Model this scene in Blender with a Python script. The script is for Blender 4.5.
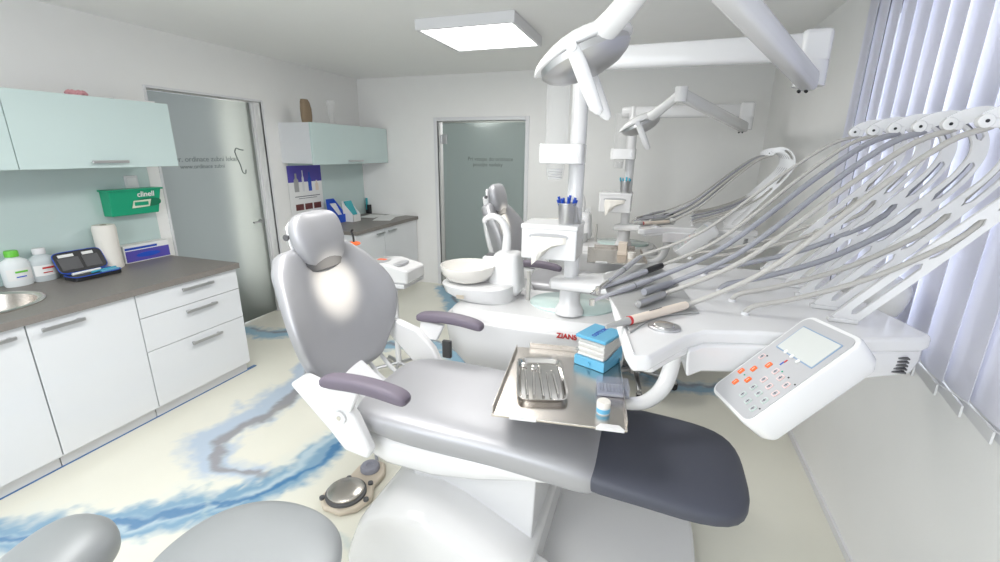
import bpy, bmesh, math, random
import numpy as np
from mathutils import Vector, Matrix

random.seed(4)
S = bpy.context.scene
COL = S.collection
for o in list(bpy.data.objects):
    bpy.data.objects.remove(o)

# ------------------------------------------------------------------ camera
F = 448.0; PX, PY = 500.0, 281.0; EYE = Vector((0, 0, 1.65))
yw, pt, rl = map(math.radians, (18.9, 16.0, 0.5))
FW = Vector((-math.sin(yw)*math.cos(pt), math.cos(yw)*math.cos(pt), -math.sin(pt)))
_r = Vector((math.cos(yw), math.sin(yw), 0)); _u = _r.cross(FW)
RT = _r*math.cos(rl) + _u*math.sin(rl); UP = _u*math.cos(rl) - _r*math.sin(rl)
cam_d = bpy.data.cameras.new('camera'); cam = bpy.data.objects.new('camera', cam_d); COL.objects.link(cam)
cam_d.sensor_width = 36; cam_d.lens = 36*F/1000; cam_d.clip_start = 0.02
cam.matrix_world = Matrix((( RT.x, UP.x, -FW.x, EYE.x), (RT.y, UP.y, -FW.y, EYE.y), (RT.z, UP.z, -FW.z, EYE.z), (0, 0, 0, 1)))
S.camera = cam
# ------------------------------------------------------------------ exposure, world
S.view_settings.view_transform = 'Standard'; S.view_settings.look = 'None'
S.view_settings.exposure = 0.02; S.view_settings.gamma = 1.0
S.view_settings.use_curve_mapping = False
W = bpy.data.worlds.new('daylight'); S.world = W; W.use_nodes = True
bg = W.node_tree.nodes['Background']; bg.inputs[0].default_value = (0.86, 0.92, 1.0, 1); bg.inputs[1].default_value = 1.5

XL, XR, YB, YF, ZC = -3.61, 0.92, 5.05, -1.5, 2.50

def area(name, loc, rot, sx, sy, power, col=(1, 1, 1)):
    d = bpy.data.lights.new(name, 'AREA'); d.shape = 'RECTANGLE'; d.size = sx; d.size_y = sy
    d.energy = power; d.color = col
    o = bpy.data.objects.new(name, d); COL.objects.link(o); o.location = loc; o.rotation_euler = rot
    return o
# ceiling light: first from the visible panel, the other two added out of view
PANELS = [(-1.29, 3.33), (-1.29, 1.15), (-1.29, -0.75)]
for i, (x, y) in enumerate(PANELS):
    area('ceiling_panel_and_fill', (x, y, 2.425), (0, 0, 0), 0.60, 0.60, (14, 19, 16)[i], (1.0, 0.985, 0.96))
# daylight through the right wall's window, then fill light added behind the camera
area('daylight_and_fill', (1.12, 1.5, 1.68), (0, math.radians(90), 0), 1.3, 2.4, 34, (0.90, 0.94, 1.0))
area('daylight_and_fill', (-1.3, -1.62, 1.65), (math.radians(90), 0, 0), 2.9, 1.3, 62, (0.93, 0.96, 1.0))  # frontal fill lamp, placed outside an invented window

def at(px, py, x=None, y=None, z=None, plane=None):
    d = RT*((px-PX)/F) + UP*((PY-py)/F) + FW
    if x is not None: t = (x-EYE.x)/d.x
    elif y is not None: t = (y-EYE.y)/d.y
    elif z is not None: t = (z-EYE.z)/d.z
    else: t = (plane[0]-EYE).dot(plane[1])/d.dot(plane[1])
    return EYE + d*t

# ------------------------------------------------------------------ materials
def mat(name, col, rough=0.5, metal=0.0, spec=0.5, coat=0.0, trans=0.0, emit=0.0, var=0.0, vscale=8, bump=0.0, bscale=200, alpha=1.0, ior=1.45, aniso=0.0, sss=0.0, stretch=None):
    m = bpy.data.materials.new(name); m.use_nodes = True
    nt = m.node_tree; b = nt.nodes['Principled BSDF']
    c = (*col, 1)
    b.inputs['Base Color'].default_value = c; b.inputs['Roughness'].default_value = rough
    b.inputs['Metallic'].default_value = metal; b.inputs['Specular IOR Level'].default_value = spec
    b.inputs['Coat Weight'].default_value = coat; b.inputs['Coat Roughness'].default_value = 0.06
    b.inputs['Transmission Weight'].default_value = trans; b.inputs['IOR'].default_value = ior
    b.inputs['Alpha'].default_value = alpha; b.inputs['Anisotropic'].default_value = aniso
    if emit: b.inputs['Emission Color'].default_value = c; b.inputs['Emission Strength'].default_value = emit
    if var or bump:
        tc = nt.nodes.new('ShaderNodeTexCoord')
        mp = nt.nodes.new('ShaderNodeMapping'); nt.links.new(tc.outputs['Object'], mp.inputs[0])
        if stretch: mp.inputs['Scale'].default_value = stretch
    if var:
        n = nt.nodes.new('ShaderNodeTexNoise'); n.inputs['Scale'].default_value = vscale; n.inputs['Detail'].default_value = 4
        nt.links.new(mp.outputs[0], n.inputs['Vector'])
        r = nt.nodes.new('ShaderNodeMix'); r.data_type = 'RGBA'
        r.inputs[6].default_value = (*[max(0, v*(1-var)) for v in col], 1); r.inputs[7].default_value = (*[min(1, v*(1+var)) for v in col], 1)
        nt.links.new(n.outputs[0], r.inputs[0]); nt.links.new(r.outputs[2], b.inputs['Base Color'])
    if bump:
        n = nt.nodes.new('ShaderNodeTexNoise'); n.inputs['Scale'].default_value = bscale
        nt.links.new(mp.outputs[0], n.inputs['Vector'])
        bp = nt.nodes.new('ShaderNodeBump'); bp.inputs['Strength'].default_value = bump; bp.inputs['Distance'].default_value = 0.002
        nt.links.new(n.outputs[0], bp.inputs['Height']); nt.links.new(bp.outputs[0], b.inputs['Normal'])
    return m

M = {}
M['wall'] = mat('wall_paint', (.88, .875, .86), .85, spec=.2, var=.015, bump=.15, bscale=120)
M['ceiling'] = mat('ceiling_paint', (.92, .92, .905), .9, spec=.15, var=.01)
M['white'] = mat('white_plastic', (.79, .787, .79), .22, spec=.5, coat=.25, var=.01)
M['whitem'] = mat('white_satin', (.75, .75, .765), .4, var=.01)
M['gloss'] = mat('white_gloss_laminate', (.76, .775, .80), .12, coat=.4, var=.01)
M['warm'] = mat('warm_white_ceramic', (.86, .83, .78), .15, coat=.5)
M['mint'] = mat('mint_gloss_laminate', (.60, .72, .71), .12, coat=.5, var=.01)
M['mintglass'] = mat('mint_splash_glass', (.56, .68, .665), .1, coat=.6, var=.02, vscale=3)
M['top'] = mat('grey_worktop', (.225, .205, .19), .42, var=.10, vscale=60, bump=.05)
M['steel'] = mat('brushed_steel', (.62, .58, .54), .27, metal=1, var=.05, vscale=30, bump=.03, bscale=90, stretch=(1, 14, 14))
M['chrome'] = mat('polished_steel', (.72, .70, .68), .12, metal=1)
M['alu'] = mat('satin_aluminium', (.56, .56, .57), .35, metal=1)
M['leather'] = mat('silver_upholstery', (.42, .42, .44), .42, metal=.38, spec=.5, bump=.06, bscale=500, var=.02)
M['stoolleather'] = mat('grey_upholstery', (.36, .375, .385), .42, metal=.35, bump=.06, bscale=500, var=.02)
M['foot'] = mat('charcoal_foot_cover', (.075, .08, .105), .5, bump=.08, bscale=500, var=.04)
M['arm'] = mat('mauve_grey_armrest', (.17, .145, .185), .5, bump=.04, bscale=400)
M['frost'] = mat('frosted_glass', (.62, .73, .70), .1, coat=.3)
M['black'] = mat('black_plastic', (.02, .02, .022), .4)
M['dgrey'] = mat('dark_grey_rubber', (.10, .10, .105), .5)
M['grey'] = mat('grey_silicone_mat', (.40, .40, .395), .5, var=.06, vscale=5, stretch=(1, 8, 1))
M['hosed'] = mat('slate_hose', (.32, .325, .36), .42)
M['hoseb'] = mat('beige_grey_hose', (.47, .455, .43), .45)
M['beige'] = mat('beige_plastic', (.62, .54, .44), .45, var=.04)
M['cream'] = mat('cream_plastic', (.80, .70, .60), .4)
M['silverbody'] = mat('silver_handpiece', (.62, .62, .66), .25, metal=.45)
M['blue'] = mat('blue_plastic', (.15, .48, .72), .35, var=.02)
M['dblue'] = mat('dark_blue_plastic', (.02, .08, .48), .3)
M['royal'] = mat('royal_blue_card', (.02, .09, .55), .35)
M['cyan'] = mat('cyan_plastic', (.05, .45, .62), .3)
M['green'] = mat('green_plastic', (.01, .36, .19), .35, var=.03)
M['lime'] = mat('lime_green_cap', (.16, .60, .06), .35)
M['red'] = mat('red_print', (.55, .03, .03), .4)
M['orange'] = mat('orange_button', (.95, .16, .03), .4)
M['pink'] = mat('pink_button', (.80, .58, .56), .4)
M['sage'] = mat('sage_button', (.52, .62, .58), .4)
M['panelgrey'] = mat('keypad_grey', (.47, .47, .485), .35)
M['lcd'] = mat('lcd_screen', (.62, .64, .62), .2)
M['paper'] = mat('paper', (.85, .85, .84), .8, var=.02)
M['tissue'] = mat('soft_paper', (.84, .81, .75), .9, var=.04, bump=.2, bscale=30)
M['kraft'] = mat('brown_ceramic', (.27, .20, .13), .7, var=.1)
M['violet'] = mat('violet_blue_print', (.10, .08, .42), .5)
M['ink'] = mat('dark_ink', (.05, .05, .08), .5)
M['teal'] = mat('teal_card', (.05, .42, .48), .4)
M['flesh'] = mat('dark_photo_print', (.16, .05, .045), .5, var=.6, vscale=60)
M['pinkflower'] = mat('pink_petals', (.70, .35, .38), .7)
M['trim_blue'] = mat('blue_epoxy_line', (.06, .16, .36), .3)
M['cotton'] = mat('cotton_rolls', (.82, .80, .76), .95, var=.05, vscale=40, bump=.5, bscale=80)
M['mintplate'] = mat('pale_green_glass_plate', (.60, .74, .71), .1, coat=.4)

def clear_mat(name, tint, alpha, rough=.05):
    m = bpy.data.materials.new(name); m.use_nodes = True; nt = m.node_tree
    out = nt.nodes['Material Output']; b = nt.nodes['Principled BSDF']
    b.inputs['Base Color'].default_value = (*tint, 1); b.inputs['Roughness'].default_value = rough
    t = nt.nodes.new('ShaderNodeBsdfTransparent'); t.inputs[0].default_value = (*[min(1, v*1.1) for v in tint], 1)
    lw = nt.nodes.new('ShaderNodeLayerWeight'); lw.inputs[0].default_value = .15
    mr = nt.nodes.new('ShaderNodeMapRange'); mr.inputs[3].default_value = alpha; mr.inputs[4].default_value = min(1, alpha+.22)
    nt.links.new(lw.outputs['Facing'], mr.inputs[0])
    mx = nt.nodes.new('ShaderNodeMixShader')
    nt.links.new(mr.outputs[0], mx.inputs[0]); nt.links.new(t.outputs[0], mx.inputs[1]); nt.links.new(b.outputs[0], mx.inputs[2])
    nt.links.new(mx.outputs[0], out.inputs[0])
    return m
M['clear'] = clear_mat('clear_plastic', (.92, .93, .94), .05)
M['clearv'] = clear_mat('violet_tinted_acrylic', (.86, .87, .93), .04)
M['milky'] = clear_mat('milky_bottle', (.80, .86, .88), .68, .3)
M['pane'] = clear_mat('window_glass', (.9, .95, .97), .08)

def translucent_mat(name, col, frac, rough=.6, trans=0.0):
    m = bpy.data.materials.new(name); m.use_nodes = True; nt = m.node_tree
    out = nt.nodes['Material Output']; b = nt.nodes['Principled BSDF']
    b.inputs['Base Color'].default_value = (*col, 1); b.inputs['Roughness'].default_value = rough
    t = nt.nodes.new('ShaderNodeBsdfTranslucent'); t.inputs[0].default_value = (*col, 1)
    mx = nt.nodes.new('ShaderNodeMixShader'); mx.inputs[0].default_value = frac
    nt.links.new(b.outputs[0], mx.inputs[1]); nt.links.new(t.outputs[0], mx.inputs[2])
    last = mx
    if trans:
        tr = nt.nodes.new('ShaderNodeBsdfTransparent'); tr.inputs[0].default_value = (*col, 1)
        m2 = nt.nodes.new('ShaderNodeMixShader'); m2.inputs[0].default_value = trans
        nt.links.new(mx.outputs[0], m2.inputs[1]); nt.links.new(tr.outputs[0], m2.inputs[2]); last = m2
    nt.links.new(last.outputs[0], out.inputs[0])
    return m
M['vane'] = translucent_mat('blind_fabric', (.84, .84, .90), .35)
def frosted(dc):
    m = bpy.data.materials.new('frosted_door_glass'); m.use_nodes = True; nt = m.node_tree
    out = nt.nodes['Material Output']; b = nt.nodes['Principled BSDF']
    b.inputs['Base Color'].default_value = (.66, .70, .67, 1); b.inputs['Roughness'].default_value = .42
    b.inputs['Transmission Weight'].default_value = 1; b.inputs['IOR'].default_value = 1.3
    d = nt.nodes.new('ShaderNodeBsdfPrincipled'); d.inputs['Base Color'].default_value = (*dc, 1); d.inputs['Roughness'].default_value = .25
    mx = nt.nodes.new('ShaderNodeMixShader'); mx.inputs[0].default_value = .5
    nt.links.new(b.outputs[0], mx.inputs[1]); nt.links.new(d.outputs[0], mx.inputs[2]); nt.links.new(mx.outputs[0], out.inputs[0])
    return m
M['frost'] = frosted((.20, .225, .205)); M['frostback'] = frosted((.50, .58, .57))

# floor: poured resin, cream with blue and grey veins carried by a colour attribute plus procedural detail
def floor_material():
    m = bpy.data.materials.new('poured_resin_floor'); m.use_nodes = True; nt = m.node_tree
    b = nt.nodes['Principled BSDF']; b.inputs['Roughness'].default_value = .22
    b.inputs['Coat Weight'].default_value = .3
    a = nt.nodes.new('ShaderNodeVertexColor'); a.layer_name = 'veins'
    tc = nt.nodes.new('ShaderNodeTexCoord'); n = nt.nodes.new('ShaderNodeTexNoise')
    n.inputs['Scale'].default_value = 3; n.inputs['Detail'].default_value = 6
    nt.links.new(tc.outputs['Object'], n.inputs['Vector'])
    r = nt.nodes.new('ShaderNodeMapRange'); r.inputs[3].default_value = .95; r.inputs[4].default_value = 1.04
    nt.links.new(n.outputs[0], r.inputs[0])
    mx = nt.nodes.new('ShaderNodeVectorMath'); mx.operation = 'SCALE'
    nt.links.new(a.outputs[0], mx.inputs[0]); nt.links.new(r.outputs[0], mx.inputs['Scale'])
    nt.links.new(mx.outputs[0], b.inputs['Base Color'])
    return m

# ------------------------------------------------------------------ geometry helpers
class G:
    """gathers shapes into one mesh"""
    def __init__(s): s.v = []; s.f = []
    def add(s, v, f):
        k = len(s.v); s.v += [tuple(p) for p in v]; s.f += [tuple(i+k for i in q) for q in f]; return s
    def box(s, a, b, mtx=None):
        x0, y0, z0 = a; x1, y1, z1 = b
        v = [Vector(p) for p in ((x0, y0, z0), (x1, y0, z0), (x1, y1, z0), (x0, y1, z0), (x0, y0, z1), (x1, y0, z1), (x1, y1, z1), (x0, y1, z1))]
        if mtx: v = [mtx @ p for p in v]
        return s.add(v, [(0, 3, 2, 1), (4, 5, 6, 7), (0, 1, 5, 4), (1, 2, 6, 5), (2, 3, 7, 6), (3, 0, 4, 7)])
    def cbox(s, c, d, mtx=None):
        return s.box(tuple(c[i]-d[i]/2 for i in range(3)), tuple(c[i]+d[i]/2 for i in range(3)), mtx)
    def prism(s, pts, vec):
        """pts: planar 3-D polygon, extruded by vec"""
        n = len(pts); vec = Vector(vec); P = [Vector(p) for p in pts]
        nr = Vector()
        for i in range(n): nr += P[i].cross(P[(i+1) % n])
        if nr.dot(vec) < 0: P = P[::-1]
        v = P + [p+vec for p in P]
        return s.add(v, [tuple(range(n))[::-1], tuple(range(n, 2*n))] + [(i, (i+1) % n, (i+1) % n+n, i+n) for i in range(n)])
    def rings(s, R, cap=(True, True), closed=True):
        n = len(R[0]); k = len(s.v); v = [p for r in R for p in r]; f = []
        for i in range(len(R)-1):
            for j in range(n if closed else n-1):
                a = i*n+j; b = i*n+(j+1) % n
                f.append((a, b, b+n, a+n))
        if cap[0]: f.append(tuple(range(n))[::-1])
        if cap[1]: f.append(tuple(range((len(R)-1)*n, len(R)*n)))
        return s.add(v, f)
    def lathe(s, prof, c=(0, 0, 0), n=28, mtx=None, cap=(True, True), sx=1, sy=1):
        R = []
        for r, z in prof:
            ring = [Vector((r*sx*math.cos(2*math.pi*i/n), r*sy*math.sin(2*math.pi*i/n), z)) for i in range(n)]
            R.append([(mtx @ p) if mtx else p+Vector(c) for p in ring])
        return s.rings(R, cap)
    def tube(s, pts, r, n=10, smooth=True, cap=(True, True), step=0.02):
        P = [Vector(p) for p in pts]
        rad = r if isinstance(r, (list, tuple)) else [r]*len(P)
        if smooth and len(P) > 2:
            Q = []; RR = []
            for i in range(len(P)-1):
                p0 = P[max(0, i-1)]; p1 = P[i]; p2 = P[i+1]; p3 = P[min(len(P)-1, i+2)]
                m = max(3, min(14, int((p2-p1).length/step)))
                for j in range(m):
                    t = j/m
                    Q.append(0.5*((2*p1)+(-p0+p2)*t+(2*p0-5*p1+4*p2-p3)*t*t+(-p0+3*p1-3*p2+p3)*t**3))
                    RR.append(rad[i]*(1-t)+rad[i+1]*t)
            Q.append(P[-1]); RR.append(rad[-1]); P = Q; rad = RR
        T = [(P[min(i+1, len(P)-1)]-P[max(i-1, 0)]).normalized() for i in range(len(P))]
        u = T[0].orthogonal().normalized(); R = []
        for i, p in enumerate(P):
            u = (u-T[i]*u.dot(T[i])).normalized(); w = T[i].cross(u)
            R.append([p+(u*math.cos(2*math.pi*k/n)+w*math.sin(2*math.pi*k/n))*rad[i] for k in range(n)])
        return s.rings(R, cap)
    def cyl(s, a, b, r0, r1=None, n=20):
        return s.tube([a, b], [r0, r0 if r1 is None else r1], n, smooth=False)

def link(name, me, m, parent):
    if m is not None: me.materials.append(m)
    o = bpy.data.objects.new(name, me); COL.objects.link(o)
    if parent is not None:
        o.parent = parent
    return o
def root_of(o):
    while o.parent is not None: o = o.parent
    return o
def part(name, g, m, parent=None, bevel=0, seg=2, sub=0, sharp=38, origin=None):
    """links the gathered shapes as one mesh; vertices were given in world coordinates"""
    off = Vector((0, 0, 0))
    if parent is not None: off = ROOT[root_of(parent).name].copy()
    elif origin is not None: off = Vector(origin)
    me = bpy.data.meshes.new(name)
    me.from_pydata([tuple(Vector(p)-off) for p in g.v], [], g.f); me.update()
    bm = bmesh.new(); bm.from_mesh(me)
    bmesh.ops.recalc_face_normals(bm, faces=bm.faces); bm.to_mesh(me); bm.free()
    o = link(name, me, m, parent)
    if parent is None and origin is not None: o.location = off
    if parent is None: ROOT[o.name] = off
    me.shade_smooth()
    if bevel:
        b = o.modifiers.new('bevel', 'BEVEL'); b.width = bevel; b.segments = seg; b.limit_method = 'ANGLE'; b.angle_limit = math.radians(35)
        b.harden_normals = True
    elif sub:
        b = o.modifiers.new('subsurf', 'SUBSURF'); b.levels = sub; b.render_levels = sub
    else:
        me.set_sharp_from_angle(angle=math.radians(sharp))
    return o
ROOT = {}
def tag(o, label=None, cat=None, group=None, kind=None):
    if label: o['label'] = label
    if cat: o['category'] = cat
    if group: o['group'] = group
    if kind: o['kind'] = kind
    return o
def thing(name, loc, label, cat, group=None):
    o = bpy.data.objects.new(name, None); COL.objects.link(o); o.empty_display_size = .05
    o.location = loc; ROOT[o.name] = Vector(loc); return tag(o, label, cat, group)
def copy_tree(o, off=None, label=None, rot=0, group=None, loc=None, skip=()):
    c = o.copy(); COL.objects.link(c)
    if off is not None: c.location = o.location+Vector(off)
    if loc is not None: c.location = Vector(loc)
    if rot: c.rotation_euler.z = o.rotation_euler.z+rot
    ROOT[c.name] = c.location.copy()
    if label: c['label'] = label
    if group: c['group'] = group
    for ch in list(o.children):
        if ch.name.split('.')[0] in skip: continue
        d = ch.copy(); COL.objects.link(d); d.parent = c
        for g in list(ch.children):
            e = g.copy(); COL.objects.link(e); e.parent = d
    return c
def structure(name, g, m, bevel=0, **k):
    return tag(part(name, g, m, bevel=bevel, **k), kind='structure')
def text_part(name, txt, size, mtx, m, parent, ext=0.0006, bold=0.0):
    cu = bpy.data.curves.new(name, 'FONT'); cu.body = txt; cu.size = size; cu.extrude = ext; cu.offset = bold
    cu.align_x = 'CENTER'; cu.align_y = 'CENTER'
    t = bpy.data.objects.new('t', cu); COL.objects.link(t)
    dg = bpy.context.evaluated_depsgraph_get()
    me = bpy.data.meshes.new_from_object(t.evaluated_get(dg)); bpy.data.objects.remove(t)
    off = ROOT[root_of(parent).name] if parent is not None else Vector((0, 0, 0))
    me.transform(Matrix.Translation(-off) @ mtx); me.name = name
    me.materials.clear()
    return link(name, me, m, parent)
def frame(o, ex, ey):
    """matrix whose X and Y axes are ex, ey"""
    ex = Vector(ex).normalized(); ey = Vector(ey); ey = (ey-ex*ey.dot(ex)).normalized(); ez = ex.cross(ey); o = Vector(o)
    return Matrix(((ex.x, ey.x, ez.x, o.x), (ex.y, ey.y, ez.y, o.y), (ex.z, ey.z, ez.z, o.z), (0, 0, 0, 1)))
def sup(cx, cy, rx, ry, n=28, p=2.6):
    out = []
    for i in range(n):
        a = 2*math.pi*i/n; c, s_ = math.cos(a), math.sin(a)
        out.append((cx+rx*math.copysign(abs(c)**(2/p), c), cy+ry*math.copysign(abs(s_)**(2/p), s_)))
    return out
def lerp(t, T):
    for (a, x), (b, y) in zip(T, T[1:]):
        if t <= b: k = (t-a)/(b-a) if b > a else 0; k = max(0, k); return x+(y-x)*k
    return T[-1][1]
def slerp(t, T):
    """smooth (Catmull-Rom) table lookup"""
    n = len(T)
    for i in range(n-1):
        a, b = T[i], T[i+1]
        if t <= b[0] or i == n-2:
            k = min(1, max(0, (t-a[0])/(b[0]-a[0]))); p0 = T[max(0, i-1)][1]; p3 = T[min(n-1, i+2)][1]
            return 0.5*((2*a[1])+(-p0+b[1])*k+(2*p0-5*a[1]+4*b[1]-p3)*k*k+(-p0+3*a[1]-3*b[1]+p3)*k**3)
#@@ROOM
# ------------------------------------------------------------------ floor
def floor():
    nx, ny = 400, 560
    xs = np.linspace(XL-.15, XR+.15, nx); ys = np.linspace(YF, YB+.15, ny)
    X, Y = np.meshgrid(xs, ys)
    rng = np.random.default_rng(3)
    def vn(x, y, s, seed):
        g = np.random.default_rng(seed).random((128, 128)); u = (x*s) % 127; v = (y*s) % 127
        i = np.floor(u).astype(int); j = np.floor(v).astype(int); a = u-i; b = v-j
        a = a*a*(3-2*a); b = b*b*(3-2*b); i2 = (i+1) % 128; j2 = (j+1) % 128
        return (g[j, i]*(1-a)+g[j, i2]*a)*(1-b)+(g[j2, i]*(1-a)+g[j2, i2]*a)*b
    def fbm(x, y, s, seed, o=4):
        t = 0; w = .5
        for k in range(o): t = t+w*vn(x+9.1*k+20, y+3.3*k+20, s*2**k, seed+k); w *= .5
        return t/(1-.5**o)
    dx = (fbm(X, Y, 3, 1)-.5)*.18+(fbm(X, Y, 14, 5)-.5)*.06; dy = (fbm(X, Y, 3, 9)-.5)*.18+(fbm(X, Y, 14, 13)-.5)*.06
    def dist(P):
        best = np.full(X.shape, 9.0); wv = np.full(X.shape, .1)
        xx = X+dx; yy = Y+dy
        for (x0, y0, w0), (x1, y1, w1) in zip(P, P[1:]):
            vx, vy = x1-x0, y1-y0; t = np.clip(((xx-x0)*vx+(yy-y0)*vy)/(vx*vx+vy*vy), 0, 1)
            d = np.hypot(xx-x0-t*vx, yy-y0-t*vy)/(w0+(w1-w0)*t)
            m = d < best; best = np.where(m, d, best)
        return best
    base = np.array([.78, .765, .67]); C = np.ones(X.shape+(3,))*base
    C *= (1-.04*(fbm(X, Y, 1.5, 30)-.5))[..., None]
    n1 = fbm(X+dx*2, Y*1+dy*2, 9, 40); n2 = fbm(X, Y, 30, 50)
    def lay(P, col, soft, k=1.0, ns=.9):
        nonlocal C
        d = dist(P)+(n1-.5)*ns+(n2-.5)*.4
        a = np.clip((1-d)/soft, 0, 1)*k
        C = C*(1-a[..., None])+np.array(col)*a[..., None]
    B = [(-1.60, 2.25, .10), (-1.66, 1.86, .10), (-1.62, 1.55, .12), (-1.74, 1.36, .13), (-2.05, 1.12, .13), (-2.40, .88, .14), (-2.75, .60, .15), (-3.2, .3, .15)]
    A = [(-2.7, 2.9, .08), (-2.40, 2.40, .10), (-2.36, 2.08, .16), (-2.36, 1.86, .17), (-2.36, 1.60, .20), (-2.15, 1.47, .13), (-1.85, 1.50, .08)]
    lay(A, (.33, .46, .66), .6, .7); lay([(x+.07, y, w*.32) for x, y, w in A], (.27, .25, .25), .6, .8)
    lay([(x-.02, y-.02, w*1.45) for x, y, w in B], (.58, .70, .74), .9, .35)
    lay(B, (.13, .30, .47), .5, .85); lay([(x-.04, y-.03, w*.33) for x, y, w in B], (.62, .72, .74), .8, .6, 1.3)
    lay([(x+.05, y+.05, w*.18) for x, y, w in B], (.03, .16, .36), .6, .8, 1.2)
    for P in ([(-3.6, 2.95, .12), (-3.1, 3.1, .16), (-2.6, 3.0, .10), (-2.1, 3.1, .16), (-1.8, 3.3, .12), (-1.2, 3.0, .1)],
              [(-2.5, 4.9, .1), (-2.2, 4.55, .14), (-2.0, 4.2, .14), (-1.7, 3.9, .1), (-1.2, 3.7, .12)],
              [(-.4, 3.4, .16), (0.02, 3.42, .16), (.2, 3.2, .14), (.55, 3.28, .12), (.9, 3.5, .1)], [(.1, 4.2, .1), (.5, 3.75, .13), (.9, 3.8, .12)]):
        lay(P, (.20, .42, .60), .6, .85); lay([(x+.03, y+.05, w*.3) for x, y, w in P], (.22, .22, .25), .8, .8)
    lay([(-2.0, 1.35, .02), (-1.85, 1.2, .02), (-1.2, 1.32, .02), (-.9, 1.2, .02)], (.45, .55, .56), .8, .5, .3)
    me = bpy.data.meshes.new('floor')
    v = np.stack([X.ravel(), Y.ravel(), np.zeros(X.size)], 1)
    idx = np.arange(nx*ny).reshape(ny, nx)
    f = np.stack([idx[:-1, :-1].ravel(), idx[:-1, 1:].ravel(), idx[1:, 1:].ravel(), idx[1:, :-1].ravel()], 1)
    me.vertices.add(len(v)); me.vertices.foreach_set('co', v.ravel())
    me.loops.add(f.size); me.loops.foreach_set('vertex_index', f.ravel().astype(np.int32))
    me.polygons.add(len(f)); me.polygons.foreach_set('loop_start', np.arange(0, f.size, 4, dtype=np.int32))
    me.update(); me.validate()
    ca = me.color_attributes.new('veins', 'FLOAT_COLOR', 'POINT')
    ca.data.foreach_set('color', np.concatenate([C.reshape(-1, 3), np.ones((X.size, 1))], 1).ravel().astype(np.float32))
    tag(link('floor', me, floor_material(), None), kind='structure')
floor()

# ------------------------------------------------------------------ shell
def wall_with_hole(axis, c0, c1, a0, a1, h0, h1, z0, z1):
    """axis 'x': wall lies at x in [c0,c1], runs along y; hole h0..h1, z0..z1"""
    g = G()
    def b(p0, p1, q0, q1):
        if p1-p0 < 1e-4 or q1-q0 < 1e-4: return
        if axis == 'x': g.box((c0, p0, q0), (c1, p1, q1))
        else: g.box((p0, c0, q0), (p1, c1, q1))
    b(a0, h0, 0, ZC); b(h1, a1, 0, ZC); b(h0, h1, z1, ZC); b(h0, h1, 0, z0)
    return g
DL0, DL1, DLZ = 2.50, 3.535, 2.085
structure('wall_left', wall_with_hole('x', XL-.14, XL, YF, YB, DL0, DL1, 0, DLZ), M['wall'])
DB0, DB1, DBZ = -2.53, -1.445, 2.0
structure('wall_back', wall_with_hole('y', YB, YB+.14, XL-.14, XR+.14, DB0, DB1, 0, DBZ), M['wall'])
gw = wall_with_hole('x', XR, XR+.14, YF, YB, .25, 2.98, .98, 2.36)
structure('wall_right', G().add(gw.v, gw.f), M['wall'])
structure('wall_front', wall_with_hole('y', YF-.14, YF, XL-.14, XR+.14, -2.8, .2, .95, 2.3), M['wall'])
w2 = structure('added_window', G().box((-2.8, YF-.07, 1.0), (.2, YF-.065, 2.25)), M['pane'])  # invented window behind the camera, added to let in frontal fill
part('window_frame', G().box((-2.8, YF-.10, .95), (.2, YF-.04, 1.0)).box((-2.8, YF-.10, 2.25), (.2, YF-.04, 2.3)).box((-2.8, YF-.10, .95), (-2.75, YF-.04, 2.3)).box((.15, YF-.10, .95), (.2, YF-.04, 2.3)).box((-1.33, YF-.10, 1.0), (-1.27, YF-.04, 2.25)), M['whitem'], w2, bevel=.004)
structure('ceiling', G().box((XL-.14, YF-.14, ZC), (XR+.14, YB+.14, ZC+.1)), M['ceiling'])
structure('baseboard_right', G().box((XR-.012, YF, 0), (XR, YB, .035)), M['whitem'])
structure('baseboard_back', G().box((DB1+.03, YB-.012, 0), (XR-.02, YB, .05)), M['whitem'])
structure('trim_1', G().box((-2.905, -1.2, 0), (-2.880, 2.44, .006)), M['trim_blue'])

# corridor behind the left door, small room behind the back door
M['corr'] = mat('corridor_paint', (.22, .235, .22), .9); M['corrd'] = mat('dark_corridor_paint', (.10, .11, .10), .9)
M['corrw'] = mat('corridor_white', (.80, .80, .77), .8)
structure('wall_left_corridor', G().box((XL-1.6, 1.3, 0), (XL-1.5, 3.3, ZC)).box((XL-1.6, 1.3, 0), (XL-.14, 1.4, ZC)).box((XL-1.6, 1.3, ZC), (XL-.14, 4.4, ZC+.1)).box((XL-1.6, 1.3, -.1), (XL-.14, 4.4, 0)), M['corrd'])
structure('wall_left_bounce', G().box((XL-.50, 3.49, 0), (XL-.14, 3.56, ZC)), M['corrw'])  # added white wall, shaped to lighten the right of the door glass
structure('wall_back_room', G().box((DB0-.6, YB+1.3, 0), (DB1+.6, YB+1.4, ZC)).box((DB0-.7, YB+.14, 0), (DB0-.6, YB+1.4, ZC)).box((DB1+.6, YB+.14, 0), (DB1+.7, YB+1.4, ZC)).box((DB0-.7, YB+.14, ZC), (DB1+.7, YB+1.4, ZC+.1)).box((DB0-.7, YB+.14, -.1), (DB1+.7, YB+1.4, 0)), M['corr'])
def pl(loc, e, r=.15):
    d = bpy.data.lights.new('door_fill_light', 'POINT'); d.energy = e; d.shadow_soft_size = r
    o = bpy.data.objects.new('door_fill_light', d); COL.objects.link(o); o.location = loc
area('door_fill_light', (XL-.42, 2.30, 1.3), (math.radians(90), 0, 0), .3, 2.0, 16).data.spread = math.radians(50); pl((-2.2, YB+.7, 2.2), 26)  # unseen fill lamps added behind both doors to brighten their glass

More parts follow.
